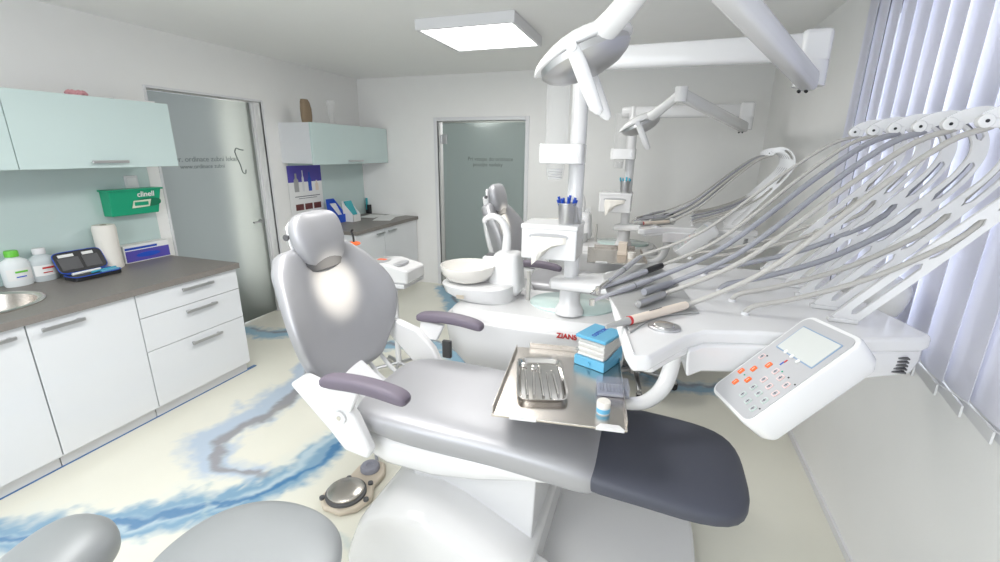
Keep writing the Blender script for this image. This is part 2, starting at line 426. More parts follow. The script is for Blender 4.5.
# door frames and panes
dl = structure('door_1', G().box((XL-.125, DL0+.02, .012), (XL-.113, DL1-.032, DLZ-.004)), M['frost'])
tag(part('door_frame', G().box((XL-.02, DL0-.02, 0), (XL+.006, DL0, DLZ+.02)).box((XL-.02, DL1, 0), (XL+.006, DL1+.02, DLZ+.02)).box((XL-.02, DL0, DLZ), (XL+.006, DL1, DLZ+.02)).box((XL-.13, DL1-.03, 0), (XL-.09, DL1, DLZ)), M['whitem'], dl, bevel=.004))
hp = at(260, 221, x=XL-.11)
part('door_handle', G().cyl((XL-.113, hp.y, hp.z), (XL-.07, hp.y, hp.z), .018).tube([(XL-.075, hp.y, hp.z), (XL-.07, hp.y-.05, hp.z), (XL-.07, hp.y-.11, hp.z)], .009), M['alu'], dl)
# lettering and tooth outline on the left glass
def glassx(px, py): return at(px, py, x=XL-.111)
q0 = glassx(206, 161)
mt = frame(q0, (0, 1, 0), (0, 0, 1)); M['etch'] = mat('grey_etched_lettering', (.20, .23, .22), .5)
for txt, dz, sz in (('MUDr. ordinace zubni lekar', .015, .062), ('www.ordinace zubni', -.045, .050)):
    text_part('door_lettering', txt, sz, Matrix.Translation((0, -.03, dz)) @ mt, M['etch'], dl)
c0 = glassx(243, 161)
tp = [(-.075, .085), (-.055, .115), (-.02, .105), (.02, .10)]
tp2 = [(-.075, .085), (-.06, .03), (-.035, -.03), (-.02, -.10), (.01, -.115), (.02, -.08)]
part('tooth_outline', G().tube([(c0.x, c0.y+a, c0.z+b) for a, b in tp], .006, 6).tube([(c0.x, c0.y+a, c0.z+b) for a, b in tp2], .006, 6), M['etch'], dl)

db = structure('door_2', G().box((DB0+.02, YB+.10, .012), (DB1-.012, YB+.112, DBZ-.02)), M['frostback'])
part('door_frame', G().box((DB0-.045, YB-.012, 0), (DB0, YB+.03, DBZ+.04)).box((DB1, YB-.012, 0), (DB1+.045, YB+.03, DBZ+.04)).box((DB0, YB-.012, DBZ), (DB1, YB+.03, DBZ+.04)), M['whitem'], db, bevel=.004)
for z in (1.80, .25):
    part('hinge', G().cbox((DB0+.045, YB+.095, z), (.07, .03, .11)).cyl((DB0+.012, YB+.085, z-.05), (DB0+.012, YB+.085, z+.05), .012), M['alu'], db, bevel=.003)
mt = frame(at(490, 160, y=YB+.098), (1, 0, 0), (0, 0, 1))
text_part('door_lettering', 'Pri vstupu do ordinace', .062, Matrix.Translation((0, 0, .01)) @ mt, M['etch'], db)
text_part('door_lettering', 'pouzijte navleky', .058, Matrix.Translation((-.03, 0, -.055)) @ mt, M['etch'], db)

# window behind the blind
wn = structure('window_1', G().box((XR+.06, .30, 1.02), (XR+.065, 2.93, 2.32)), M['pane'])
part('window_frame', G().box((XR+.03, .25, .98), (XR+.09, 2.98, 1.04)).box((XR+.03, .25, 2.30), (XR+.09, 2.98, 2.36)).box((XR+.03, .25, .98), (XR+.09, .31, 2.36)).box((XR+.03, 2.92, .98), (XR+.09, 2.98, 2.36)).box((XR+.03, 1.46, 1.0), (XR+.09, 1.54, 2.34)), M['dgrey'], wn, bevel=.004)

# vertical blind
bl = thing('vertical_blind', (.88, .8, 2.45), 'white fabric vertical blind hanging over the window on the right wall', 'blind')
part('headrail', G().box((.86, -.9, 2.445), (.915, 3.0, 2.498)), M['whitem'], bl, bevel=.004)
n = 30
for k in range(n):
    y0 = 2.95-.128*k; jit = random.uniform(-.006, .006)
    a = Vector((.906+jit*.5, y0, 0)); b = Vector((.868-jit*.5, y0-.215, 0)); d = (b-a); nn = Vector((d.y, -d.x, 0)).normalized()
    R = []
    for z in (.995, 2.44):
        row = []
        for i in range(7):
            t = i/6; p = a+d*t+nn*(.010*math.sin(math.pi*t)); row.append(Vector((p.x, p.y, z)))
        for i in range(6, -1, -1):
            t = i/6; p = a+d*t+nn*(.010*math.sin(math.pi*t)+.0016); row.append(Vector((p.x, p.y, z)))
        R.append(row)
    vn = part('vane', G().rings(R), M['vane'], bl)
    part('bottom_weight', G().box((-.001, -.0025, 0), (d.length*.96, .0025, .035), frame(a+nn*.006+Vector((0, 0, .982)), d, (0, 0, 1)) @ Matrix.Rotation(math.pi/2, 4, 'X')), M['whitem'], vn)
part('bead_chain', G().tube([(.866, 2.87-.128*k, .985+(.012 if k % 2 else 0)) for k in range(n-1)], .0022, 5, smooth=False), M['whitem'], bl)

# ceiling light panels
PL = thing('ceiling_light', (PANELS[0][0], PANELS[0][1], ZC), 'square white surface-mounted ceiling light panel, glowing', 'ceiling light')
M['glow'] = mat('lit_diffuser', (1, .99, .97), .5, emit=6.0)
x, y = PANELS[0]
g = G()
for a, b in (((x-.35, y-.35), (x+.35, y-.325)), ((x-.35, y+.325), (x+.35, y+.35)), ((x-.35, y-.325), (x-.325, y+.325)), ((x+.325, y-.325), (x+.35, y+.325))):
    g.box((a[0], a[1], 2.432), (b[0], b[1], ZC))
part('frame', g, M['whitem'], PL, bevel=.003)
part('diffuser', G().box((x-.325, y-.325, 2.440), (x+.325, y+.325, 2.45)), M['glow'], PL)
for (x, y) in PANELS[1:2]:  # out-of-view fixture added to go with the second ceiling fill
    copy_tree(PL, loc=(x, y, ZC), label='square white ceiling light panel added unseen overhead, nearer than the one seen')
#@@LEFT
# ------------------------------------------------------------------ left kitchen
FX = -2.84                                     # cabinet door plane
def bar_handle(parent, x, y0, y1, z):
    part('handle', G().box((x+.022, y0, z-.009), (x+.032, y1, z+.009)).box((x, y0+.012, z-.006), (x+.024, y0+.026, z+.006)).box((x, y1-.026, z-.006), (x+.024, y1-.012, z+.006)), M['alu'], parent, bevel=.002)
def base_unit(y0, y1, label, kind, handles, kick=True, fx=FX, zt=.826, group=None):
    t = thing('base_cabinet', ((fx+XL)/2, (y0+y1)/2, 0), label, 'cabinet', group)
    part('carcass', G().box((XL+.012, y0+.001, .07), (fx-.020, y1-.001, zt if (y0 > 1.6) else .69)), M['gloss'], t, bevel=.002)
    part('plinth', G().box((XL+.05, y0+.002, 0.0), (fx-.045, y1-.002, .07)), M['whitem'], t)
    if kind == 'drawers':
        for (z0, z1) in ((.085, .455), (.459, .672), (.676, zt-.004)):
            d = part('drawer', G().box((fx-.019, y0+.002, z0), (fx, y1-.002, z1)), M['gloss'], t, bevel=.0015)
            bar_handle(d, fx, handles[0], handles[1], z1-.045 if z1-z0 > .3 else z1-.04)
    else:
        for (a, b, h0, h1) in handles:
            d = part('door', G().box((fx-.019, a+.002, .085), (fx, b-.002, zt-.004)), M['gloss'], t, bevel=.0015)
            bar_handle(d, fx, h0, h1, zt-.045)
    return t
base_unit(1.67, 2.36, 'white base cabinet with three drawers at the door end of the left worktop', 'drawers', (1.935, 2.155))
base_unit(1.17, 1.668, 'white single-door base cabinet between the drawer cabinet and the sink cabinet', 'doors', [(1.17, 1.668, 1.215, 1.40)])
base_unit(.30, 1.168, 'white sink base cabinet at the left edge of the photo', 'doors', [(.74, 1.168, .92, 1.12), (.30, .74, .36, .54)])
base_unit(-1.2, .298, 'white base cabinet beyond the sink', 'doors', [(-.45, .298, -.3, -.1), (-1.2, -.45, -.95, -.75)])
ZT = .865
# worktop with a round sink hole
def worktop():
    sc = Vector((-3.25, 1.18)); r = .235; x0, x1, y0, y1 = XL+.001, FX+.022, -1.2, 2.375
    g = G(); ring = []; outer = []
    angs = sorted([2*math.pi*i/48 for i in range(48)]+[math.atan2(b-sc.y, a-sc.x) % (2*math.pi) for a in (x0, x1) for b in (sc.y-.34, sc.y+.34)]); n = len(angs)
    for a in angs:
        c, s_ = math.cos(a), math.sin(a); ring.append((sc.x+r*c, sc.y+r*s_))
        t = min(((x1-sc.x)/c if c > 1e-9 else (x0-sc.x)/c if c < -1e-9 else 1e9), (.34/s_ if s_ > 1e-9 else -.34/s_ if s_ < -1e-9 else 1e9))
        outer.append((sc.x+t*c, sc.y+t*s_))
    for z, k in ((ZT, 0), (ZT-.038, 1)):
        v = [(*p, z) for p in ring]+[(*p, z) for p in outer]
        g.add(v, [(i, (i+1) % n, (i+1) % n+n, i+n) for i in range(n)])
    g.add([(*p, ZT) for p in ring]+[(*p, ZT-.038) for p in ring], [(i, (i+1) % n, (i+1) % n+n, i+n) for i in range(n)])
    # outer skirt of the centre block
    for (ya, yb) in ((y0, sc.y-.34), (sc.y+.34, y1)):
        g.box((x0, ya, ZT-.038), (x1, yb, ZT))
    g.add([(x1, sc.y-.34, ZT), (x1, sc.y+.34, ZT), (x1, sc.y+.34, ZT-.038), (x1, sc.y-.34, ZT-.038)], [(0, 1, 2, 3)])
    o = part('worktop', g, M['top'], origin=(-3.2, 1, ZT)); o.data.set_sharp_from_angle(angle=.3)
    tag(o, 'long grey laminate worktop over the left white cabinets, with the sink in it', 'worktop')
    s = thing('sink', (sc.x, sc.y, ZT), 'round stainless steel sink set in the left worktop', 'sink')
    prof = [(.262, .000), (.262, .005), (.255, .008), (.238, .008), (.226, .0), (.218, -.05), (.20, -.11), (.17, -.14), (.04, -.15), (.0, -.15)]
    part('basin', G().lathe([(a, ZT+b) for a, b in prof], (sc.x, sc.y, 0), 48, cap=(False, False)), M['steel'], s)
    part('drain', G().lathe([(.0, ZT-.146), (.038, ZT-.146), (.04, ZT-.151)], (sc.x, sc.y, 0), 20), M['chrome'], s)
worktop()
tag(part('splashback', G().box((XL+.001, -1.2, ZT), (XL+.008, 2.39, 1.60)), M['mintglass'], bevel=.001, origin=(XL, .6, ZT)), 'mint green glass splashback above the left worktop', 'splashback')

# wall cabinets left
CX = -3.22
def wall_unit(y0, y1, z0, z1, label, h, cx=CX, group=None):
    t = thing('wall_cabinet', ((cx+XL)/2, (y0+y1)/2, z0), label, 'cabinet', group)
    part('carcass', G().box((XL+.001, y0+.001, z0), (cx-.020, y1-.001, z1)), M['gloss'], t, bevel=.0015)
    d = part('door', G().box((cx-.019, y0+.002, z0-.012), (cx, y1-.002, z1+.002)), M['mint'], t, bevel=.0015)
    part('handle', G().box((cx+.018, h[0], h[2]-.008), (cx+.03, h[1], h[2]+.008)).box((cx, h[0]+.01, h[2]-.005), (cx+.02, h[0]+.022, h[2]+.005)).box((cx, h[1]-.022, h[2]-.005), (cx+.02, h[1]-.01, h[2]+.005)), M['alu'], d, bevel=.002)
    return t
pa = at(179, 166, x=CX); pb = at(164, 104, x=CX); ps = at(20, 171, x=CX); h0 = at(93, 162, x=CX+.03); h1 = at(130, 163, x=CX+.03)
z0w, z1w, y1w, ysw = pa.z+.012, pb.z, pa.y, ps.y
wall_unit(ysw, y1w, z0w, z1w, 'mint green wall cabinet above the sink worktop, next to the glass door', (h0.y, h1.y, h0.z))
wall_unit(ysw-.85, ysw, z0w, z1w, 'mint green wall cabinet cut by the left edge of the photo', (ysw-.5, ysw-.35, h0.z))

# things on the left cabinets and worktop
f = at(76, 92, x=-3.38)
t = thing('flower_decoration', (f.x, f.y, z1w), 'small pink flower lying on top of the left wall cabinet', 'flower')
g = G()
for k in range(7):
    a = k*.9; g.lathe([(0, 0), (.018, .01), (.024, .025), (.012, .04), (0, .045)], (f.x+.025*math.cos(a), f.y+.035*math.sin(a), z1w), 10)
part('petals', g, M['pinkflower'], t); part('dish', G().lathe([(0, 0), (.05, 0), (.06, .012), (.055, .014)], (f.x, f.y, z1w), 20), M['whitem'], t)
f = at(132, 99, x=-3.38)
tag(part('flat_box', G().box((f.x-.05, f.y-.12, z1w), (f.x+.02, f.y+.13, z1w+.020)).box((f.x-.052, f.y-.123, z1w+.016), (f.x+.022, f.y+.133, z1w+.023)), M['paper'], bevel=.002, origin=(f.x, f.y, z1w)), 'flat white box on top of the left wall cabinet', 'box')

def bottle(px, py, cap_m, body_m, label, w, h, lab):
    p = Vector((-3.54, at(px, py, x=-3.54).y, ZT))
    t = thing('cleaning_bottle', p, label, 'bottle')
    prof = [(0, 0), (w*.92, 0), (w, .01), (w, h*.60), (w*.9, h*.70), (w*.45, h*.80), (w*.36, h*.84), (w*.36, h*.86)]
    part('bottle_body', G().lathe(prof, p, 26, sx=.78, sy=1.12), body_m, t)
    part('cap', G().lathe([(w*.52, h*.83), (w*.52, h*.97), (w*.46, h), (0, h)], p, 20, cap=(True, False)), cap_m, t)
    if lab:
        g = G(); R = []
        for z in (h*.18, h*.50):
            R.append([p+Vector((w*.79*math.cos(a), w*1.13*math.sin(a), z)) for a in [(-1.0+2.0*i/12) for i in range(13)]])
        g.rings(R, (False, False), closed=False); L = part('label_sheet', g, M['paper'], t)
        fr = frame(p+Vector((w*.80, 0, h*.36)), (0, 1, 0), (0, 0, 1))
        part('label_band', G().box((-.026, h*.03, 0), (.030, h*.08, .0015), fr), M['lime'] if lab == 1 else M['red'], L)
        part('label_band', G().box((-.026, -h*.10, 0), (.020, -h*.07, .0015), fr), M['royal'] if lab == 1 else M['red'], L)
M['wplas'] = mat('white_bottle_plastic', (.80, .84, .85), .35)
bottle(20, 284, M['lime'], M['wplas'], 'white bottle with a lime green cap on the left worktop by the sink', .060, .21, 1)
bottle(46, 278, M['whitem'], M['milky'], 'milky clear bottle with a white cap beside the green-capped bottle', .060, .20, 2)

# black zip case, open
def kit():
    p = at(86, 266, x=-3.42); c = Vector((-3.42, p.y, ZT))
    t = thing('tool_case', c, 'open black zip case with blue piping leaning its lid on the left worktop', 'case')
    ex = Vector((0, 1, 0)); L = .265; D = .14
    def tray(name, m, mtx, hh):
        pts = [Vector((a, b, 0)) for a, b in sup(0, 0, L/2, D/2, 36, 6)]
        o = part(name, G().prism([mtx @ q for q in pts], (mtx @ Vector((0, 0, hh)))-(mtx @ Vector((0, 0, 0)))), m, t, bevel=.006)
        return o
    m1 = frame(c+Vector((.06, 0, 0)), (0, 1, 0), (-1, 0, 0)); tray('case_base', M['black'], m1, .028)
    e = Vector((-.45, 0, .9)).normalized()
    m2 = frame(c+Vector((-.02, 0, .028))+e*(D/2), (0, 1, 0), e); tray('case_lid', M['black'], m2, .016)
    for mm, zz, nm in ((m1, .028, 'piping'), (m2, .012, 'piping')):
        pts = [mm @ Vector((a, b, zz)) for a, b in sup(0, 0, L/2, D/2, 36, 6)]
        part(nm, G().tube(pts+[pts[0]], .0028, 6, smooth=False), M['royal'], t)
    part('tool', G().cyl(m1 @ Vector((-.10, .02, .034)), m1 @ Vector((.06, .035, .034)), .008), M['paper'], t)
    part('tool', G().cyl(m1 @ Vector((-.02, -.02, .034)), m1 @ Vector((.13, .0, .034)), .006), M['cyan'], t)
    part('tool', G().box((.02, -.05, .028), (.12, -.03, .036), m1), M['blue'], t)
    for a, b, w_ in ((-.115, .03, .11), (.012, .03, .09)):
        part('mesh_pocket', G().box((a, -.05, .016), (a+w_, .03, .020), m2), M['dgrey'], t, bevel=.003)
        part('card', G().box((a+.01, .034, .016), (a+w_-.02, .052, .021), m2), M['paper'], t)
kit()
# paper towel roll (tall, leaning slightly)
p = at(110, 255, x=-3.50)
t = thing('paper_towel_roll', (p.x, p.y, ZT), 'upright roll of white paper towel standing on the left worktop', 'paper towel')
part('paper', G().lathe([(.018, .0), (.064, 0), (.066, .01), (.063, .14), (.066, .27), (.060, .295), (.018, .295)], (p.x, p.y, ZT), 30), M['tissue'], t)
part('loose_sheet', G().rings([[(p.x+.064*math.cos(a)+.002, p.y+.064*math.sin(a), ZT+z) for a in [(-.9+.25*i) for i in range(6)]] for z in (.005, .09, .19, .285)], (False, False), closed=False), M['tissue'], t)
part('core', G().lathe([(.012, .001), (.018, .001), (.018, .296), (.012, .296)], (p.x, p.y, ZT), 16), M['kraft'], t)
# glove box
q0 = at(126, 259, z=ZT); q1 = at(172, 250, z=ZT)
xg = XL+.015; ya, yb = 2.02, 2.32
qa = at(125, 258, x=xg+.085); qb = at(170, 249, x=xg+.085); ya, yb = qa.y, qb.y
t = thing('glove_box', (xg+.04, (ya+yb)/2, ZT), 'white and blue cardboard glove box on the left worktop by the door', 'box')
bx = part('carton', G().box((xg, ya, ZT), (xg+.085, yb, ZT+.125)), M['paper'], t, bevel=.002)
part('printed_front', G().box((xg+.085, ya+.008, ZT+.006), (xg+.0865, yb-.006, ZT+.085)), M['violet'], t)
part('opening', G().prism([(xg+.0868, (ya+yb)/2+.085*math.cos(a), ZT+.046+.018*math.sin(a)) for a in [2*math.pi*i/24 for i in range(24)]], (.001, 0, 0)), M['royal'], t)
part('printed_stripe', G().box((xg+.085, ya+.008, ZT+.092), (xg+.0865, yb-.09, ZT+.108)), M['dblue'], t)
# green wall dispenser
G0 = at(100, 190, x=XL+.11); G1 = at(161, 189, x=XL+.11); G2 = at(108, 217, x=XL+.11); G3 = at(161, 213, x=XL+.11)
t = thing('wipes_dispenser', (XL+.06, (G0.y+G1.y)/2, G2.z), 'green wall dispenser for wipes on the mint splashback', 'dispenser')
zt_, zb_ = (G0.z+G1.z)/2, (G2.z+G3.z)/2; y0, y1 = G0.y+.045, G1.y; y0b, y1b = G2.y+.035, G3.y
g = G().rings([[(XL+.009, y0b, zb_), (XL+.009, y1b, zb_), (XL+.095, y1b, zb_), (XL+.095, y0b, zb_)], [(XL+.009, y0, zt_), (XL+.009, y1, zt_), (XL+.11, y1, zt_), (XL+.11, y0, zt_)]])
part('box_body', g, M['green'], t, bevel=.006)
part('lip', G().box((XL+.009, y0-.01, zt_-.008), (XL+.122, y1+.008, zt_+.004)), M['green'], t, bevel=.003)
ym, zm = (y0+y1)/2, (zt_+zb_)/2
mt = frame((XL+.112, ym+.06, zt_-.038), (0, 1, 0), (.15, 0, 1))
text_part('lettering', 'clinell', .052, mt, M['paper'], t, bold=.001)
mt = frame((XL+.1055, ym+.03, zm-.012), (0, 1, 0), (.1, 0, 1))
part('outlet', G().prism([mt @ Vector((a, b, 0)) for a, b in sup(.045, .005, .085, .030, 24)], mt.to_3x3() @ Vector((0, 0, .002))), mat('deep_green', (.005, .18, .09), .4), t)
part('badge', G().prism([mt @ Vector(q) for q in ((-.075, -.030, .002), (.045, -.024, .002), (.060, .026, .002), (-.060, .022, .002))], mt.to_3x3() @ Vector((0, 0, .0015))), mat('pale_badge', (.72, .78, .62), .5), t)
part('badge_print', G().box((-.055, -.014, .0036), (.038, .012, .005), mt), M['green'], t)
f = at(132, 182, x=XL+.02)
t = thing('wall_switch', (XL+.008, f.y, f.z), 'white square switch on the mint splashback above the green dispenser', 'switch')
part('plate', G().box((XL+.008, f.y-.045, f.z-.045), (XL+.018, f.y+.045, f.z+.045)), M['whitem'], t, bevel=.003)
part('rocker', G().box((XL+.018, f.y-.032, f.z-.032), (XL+.023, f.y+.032, f.z+.032)), M['white'], t, bevel=.003)

# ------------------------------------------------------------------ far kitchen
c2a = at(314, 165, x=CX); c2b = at(309, 122, x=CX); c2c = at(386, 130, x=CX)
z0f, z1f, y0f = c2a.z+.012, c2b.z, c2a.y
hh0 = at(350, 161, x=CX+.03); hh1 = at(364, 161, x=CX+.03)
wall_unit(y0f, YB-.012, z0f, z1f, 'white wall cabinet with a mint green door in the far corner', (hh0.y, hh1.y, hh0.z))
F2 = -2.853
base_unit(3.78, 4.30, 'white base cabinet at the near end of the far corner worktop', 'doors', [(3.78, 4.30, 4.13, 4.28)], fx=F2)
base_unit(4.305, YB-.015, 'white base cabinet against the back wall in the far corner', 'doors', [(4.305, YB-.015, 4.36, 4.52)], fx=F2)
o = part('worktop', G().box((XL+.001, 3.77, ZT-.038), (F2+.02, YB-.001, ZT)), M['top'], bevel=.002, origin=(-3.2, 4.4, ZT)); tag(o, 'short grey worktop in the far corner, with papers and brochures on it', 'worktop')
s1 = at(365, 165, x=XL)
tag(part('splashback', G().box((XL+.001, 3.78, ZT), (XL+.008, YB-.02, z0f)), M['mintglass'], bevel=.001, origin=(XL, 4.4, ZT)), 'mint green glass splashback in the far corner under the wall cabinet', 'splashback')

# poster
pa = at(286, 166, x=XL+.012); pb = at(320, 166, x=XL+.012); pc = at(297, 219, x=XL+.012)
ya, yb, zt_, zb_ = pa.y, pb.y, pa.z, .96
t = thing('poster', (XL+.009, (ya+yb)/2, zb_), 'poster with a violet header, bottles and small photos on the wall below the far cabinet', 'poster')
part('sheet', G().box((XL+.009, ya, zb_), (XL+.013, yb, zt_)), M['paper'], t)
part('header', G().box((XL+.013, ya, zt_-.17), (XL+.014, yb, zt_)), M['violet'], t)
wp = yb-ya
for k, (u, w_, h_, m_) in enumerate(((.22, .13, .19, 'grey'), (.42, .06, .22, 'whitem'), (.62, .10, .20, 'dblue'), (.83, .10, .11, 'cream'))):
    yc = ya+wp*u; part('printed_bottle', G().prism([(XL+.0142, yc+a*w_*wp*.5/.5, zt_-.27+b*h_) for a, b in ((-.5, 0), (.5, 0), (.5, .65), (.2, .75), (.2, 1), (-.2, 1), (-.2, .75), (-.5, .65))], (.0006, 0, 0)), M[m_], t)
for r in range(2):
    for k in range(3):
        a = ya+wp*(.14+.27*k); z = zt_-.40-.115*r
        part('printed_photo', G().box((XL+.0135, a, z-.065), (XL+.0142, a+wp*.23, z)), M['flesh'], t)
part('printed_line', G().box((XL+.0135, ya+wp*.15, zt_-.325), (XL+.0142, yb-wp*.1, zt_-.318)).box((XL+.0135, ya+wp*.25, zt_-.345), (XL+.0142, yb-wp*.2, zt_-.340)), M['ink'], t)

# brochure holders
def holder(px, py, w_, h_, d_, m_, rise, label, lean=.12):
    p = at(px, py, z=ZT)
    t = thing('brochure_holder', (p.x, p.y, ZT), label, 'brochure holder')
    x0, x1 = p.x-d_/2, p.x+d_/2; y0, y1 = p.y-w_/2, p.y+w_/2
    part('side_panel', G().prism([(x0, y0, ZT), (x1, y0, ZT), (x1, y0, ZT+h_*.35), (x0-.02, y0, ZT+h_)], (0, .004, 0)), M[m_], t)
    part('side_panel', G().prism([(x0, y1-.004, ZT), (x1, y1-.004, ZT), (x1, y1-.004, ZT+h_*.35), (x0-.02, y1-.004, ZT+h_)], (0, .004, 0)), M[m_], t)
    part('front_panel', G().box((x1-.004, y0, ZT), (x1, y1, ZT+h_*.35)), M[m_], t)
    part('back_panel', G().prism([(x0-.004, y0, ZT), (x0, y0, ZT), (x0-.02, y0, ZT+h_), (x0-.024, y0, ZT+h_)], (0, w_, 0)), M[m_], t)
    part('brochures', G().prism([(x1-.02, y0+.008, ZT+.01), (x1-.006, y0+.008, ZT+.01), (x0+.01, y0+.008, ZT+h_*rise), (x0-.004, y0+.008, ZT+h_*rise)], (0, w_-.016, 0)), M['paper'] if m_ != 'paper' else M['teal'], t)
    return t
holder(338, 222, .13, .26, .13, 'royal', .8, 'royal blue brochure holder on the far worktop, nearest the poster')
h2 = holder(344, 216, .12, .31, .08, 'red', .8, 'red brochure holder behind the blue one on the far worktop')
holder(353, 221, .14, .23, .12, 'paper', 1.0, 'white brochure holder with a teal leaflet on the far worktop')

# pen cup
p = at(370, 213, z=ZT); t = thing('pen_cup', (p.x, p.y, ZT), 'black pen cup with pens and a teal card on the far worktop', 'pen cup')
part('cup', G().lathe([(.0, 0), (.050, 0), (.050, .115), (.045, .115), (.043, .006)], (p.x, p.y, ZT), 20, cap=(False, False)), M['black'], t)
for dx, dy, m_, h_ in ((.01, .015, 'black', .17), (-.015, .0, 'ink', .15), (.015, -.012, 'whitem', .18)):
    part('pen', G().cyl((p.x, p.y, ZT+.01), (p.x+dx*1.5, p.y+dy*1.5, ZT+h_), .005), M[m_], t)
part('card', G().box((p.x-.01, p.y-.065, ZT+.05), (p.x-.006, p.y+.0, ZT+.20)), M['teal'], t)
for i, (px, py, a) in enumerate(((372, 216, .1), (391, 216, -.25), (384, 219, .35))):
    p = at(px, py, z=ZT+.002); m_ = Matrix.Translation((p.x, p.y, ZT+.0006+.0015*i)) @ Matrix.Rotation(a, 4, 'Z')
    tag(part('paper_sheet', G().box((-.105, -.148, 0), (.105, .148, .0012), m_), M['paper'], origin=(p.x, p.y, ZT)),
        ('white paper sheet beside the pen cup on the far worktop', 'white paper sheet nearest the back wall on the far worktop', 'topmost white paper sheet in the middle of the far worktop')[i], 'paper sheet', 'papers on the far worktop')
# vases on the far cabinet
p = at(307, 121, x=CX-.10); t = G()
R = [[(p.x+a, p.y+b, z1f+h_) for a, b in sup(0, o_, rx, ry, 20, 3)] for h_, rx, ry, o_ in ((0, .03, .055, 0), (.06, .034, .062, 0), (.13, .034, .060, .0), (.19, .030, .048, -.006), (.215, .022, .036, -.012))]
tag(part('ceramic_vase', G().rings(R), M['kraft'], origin=(p.x, p.y, z1f)), 'brown flat ceramic vase on top of the far wall cabinet', 'vase')
p = at(332, 122, x=CX-.12)
tag(part('glass_vase', G().lathe([(0, 0), (.05, 0), (.052, .01), (.022, .04), (.03, .10), (.042, .20), (.05, .245), (.046, .245), (.038, .20), (.026, .10), (.016, .045), (0, .04)], (p.x, p.y, z1f), 24, cap=(False, False)), M['clear'], origin=(p.x, p.y, z1f)), 'clear glass vase on top of the far wall cabinet', 'vase')
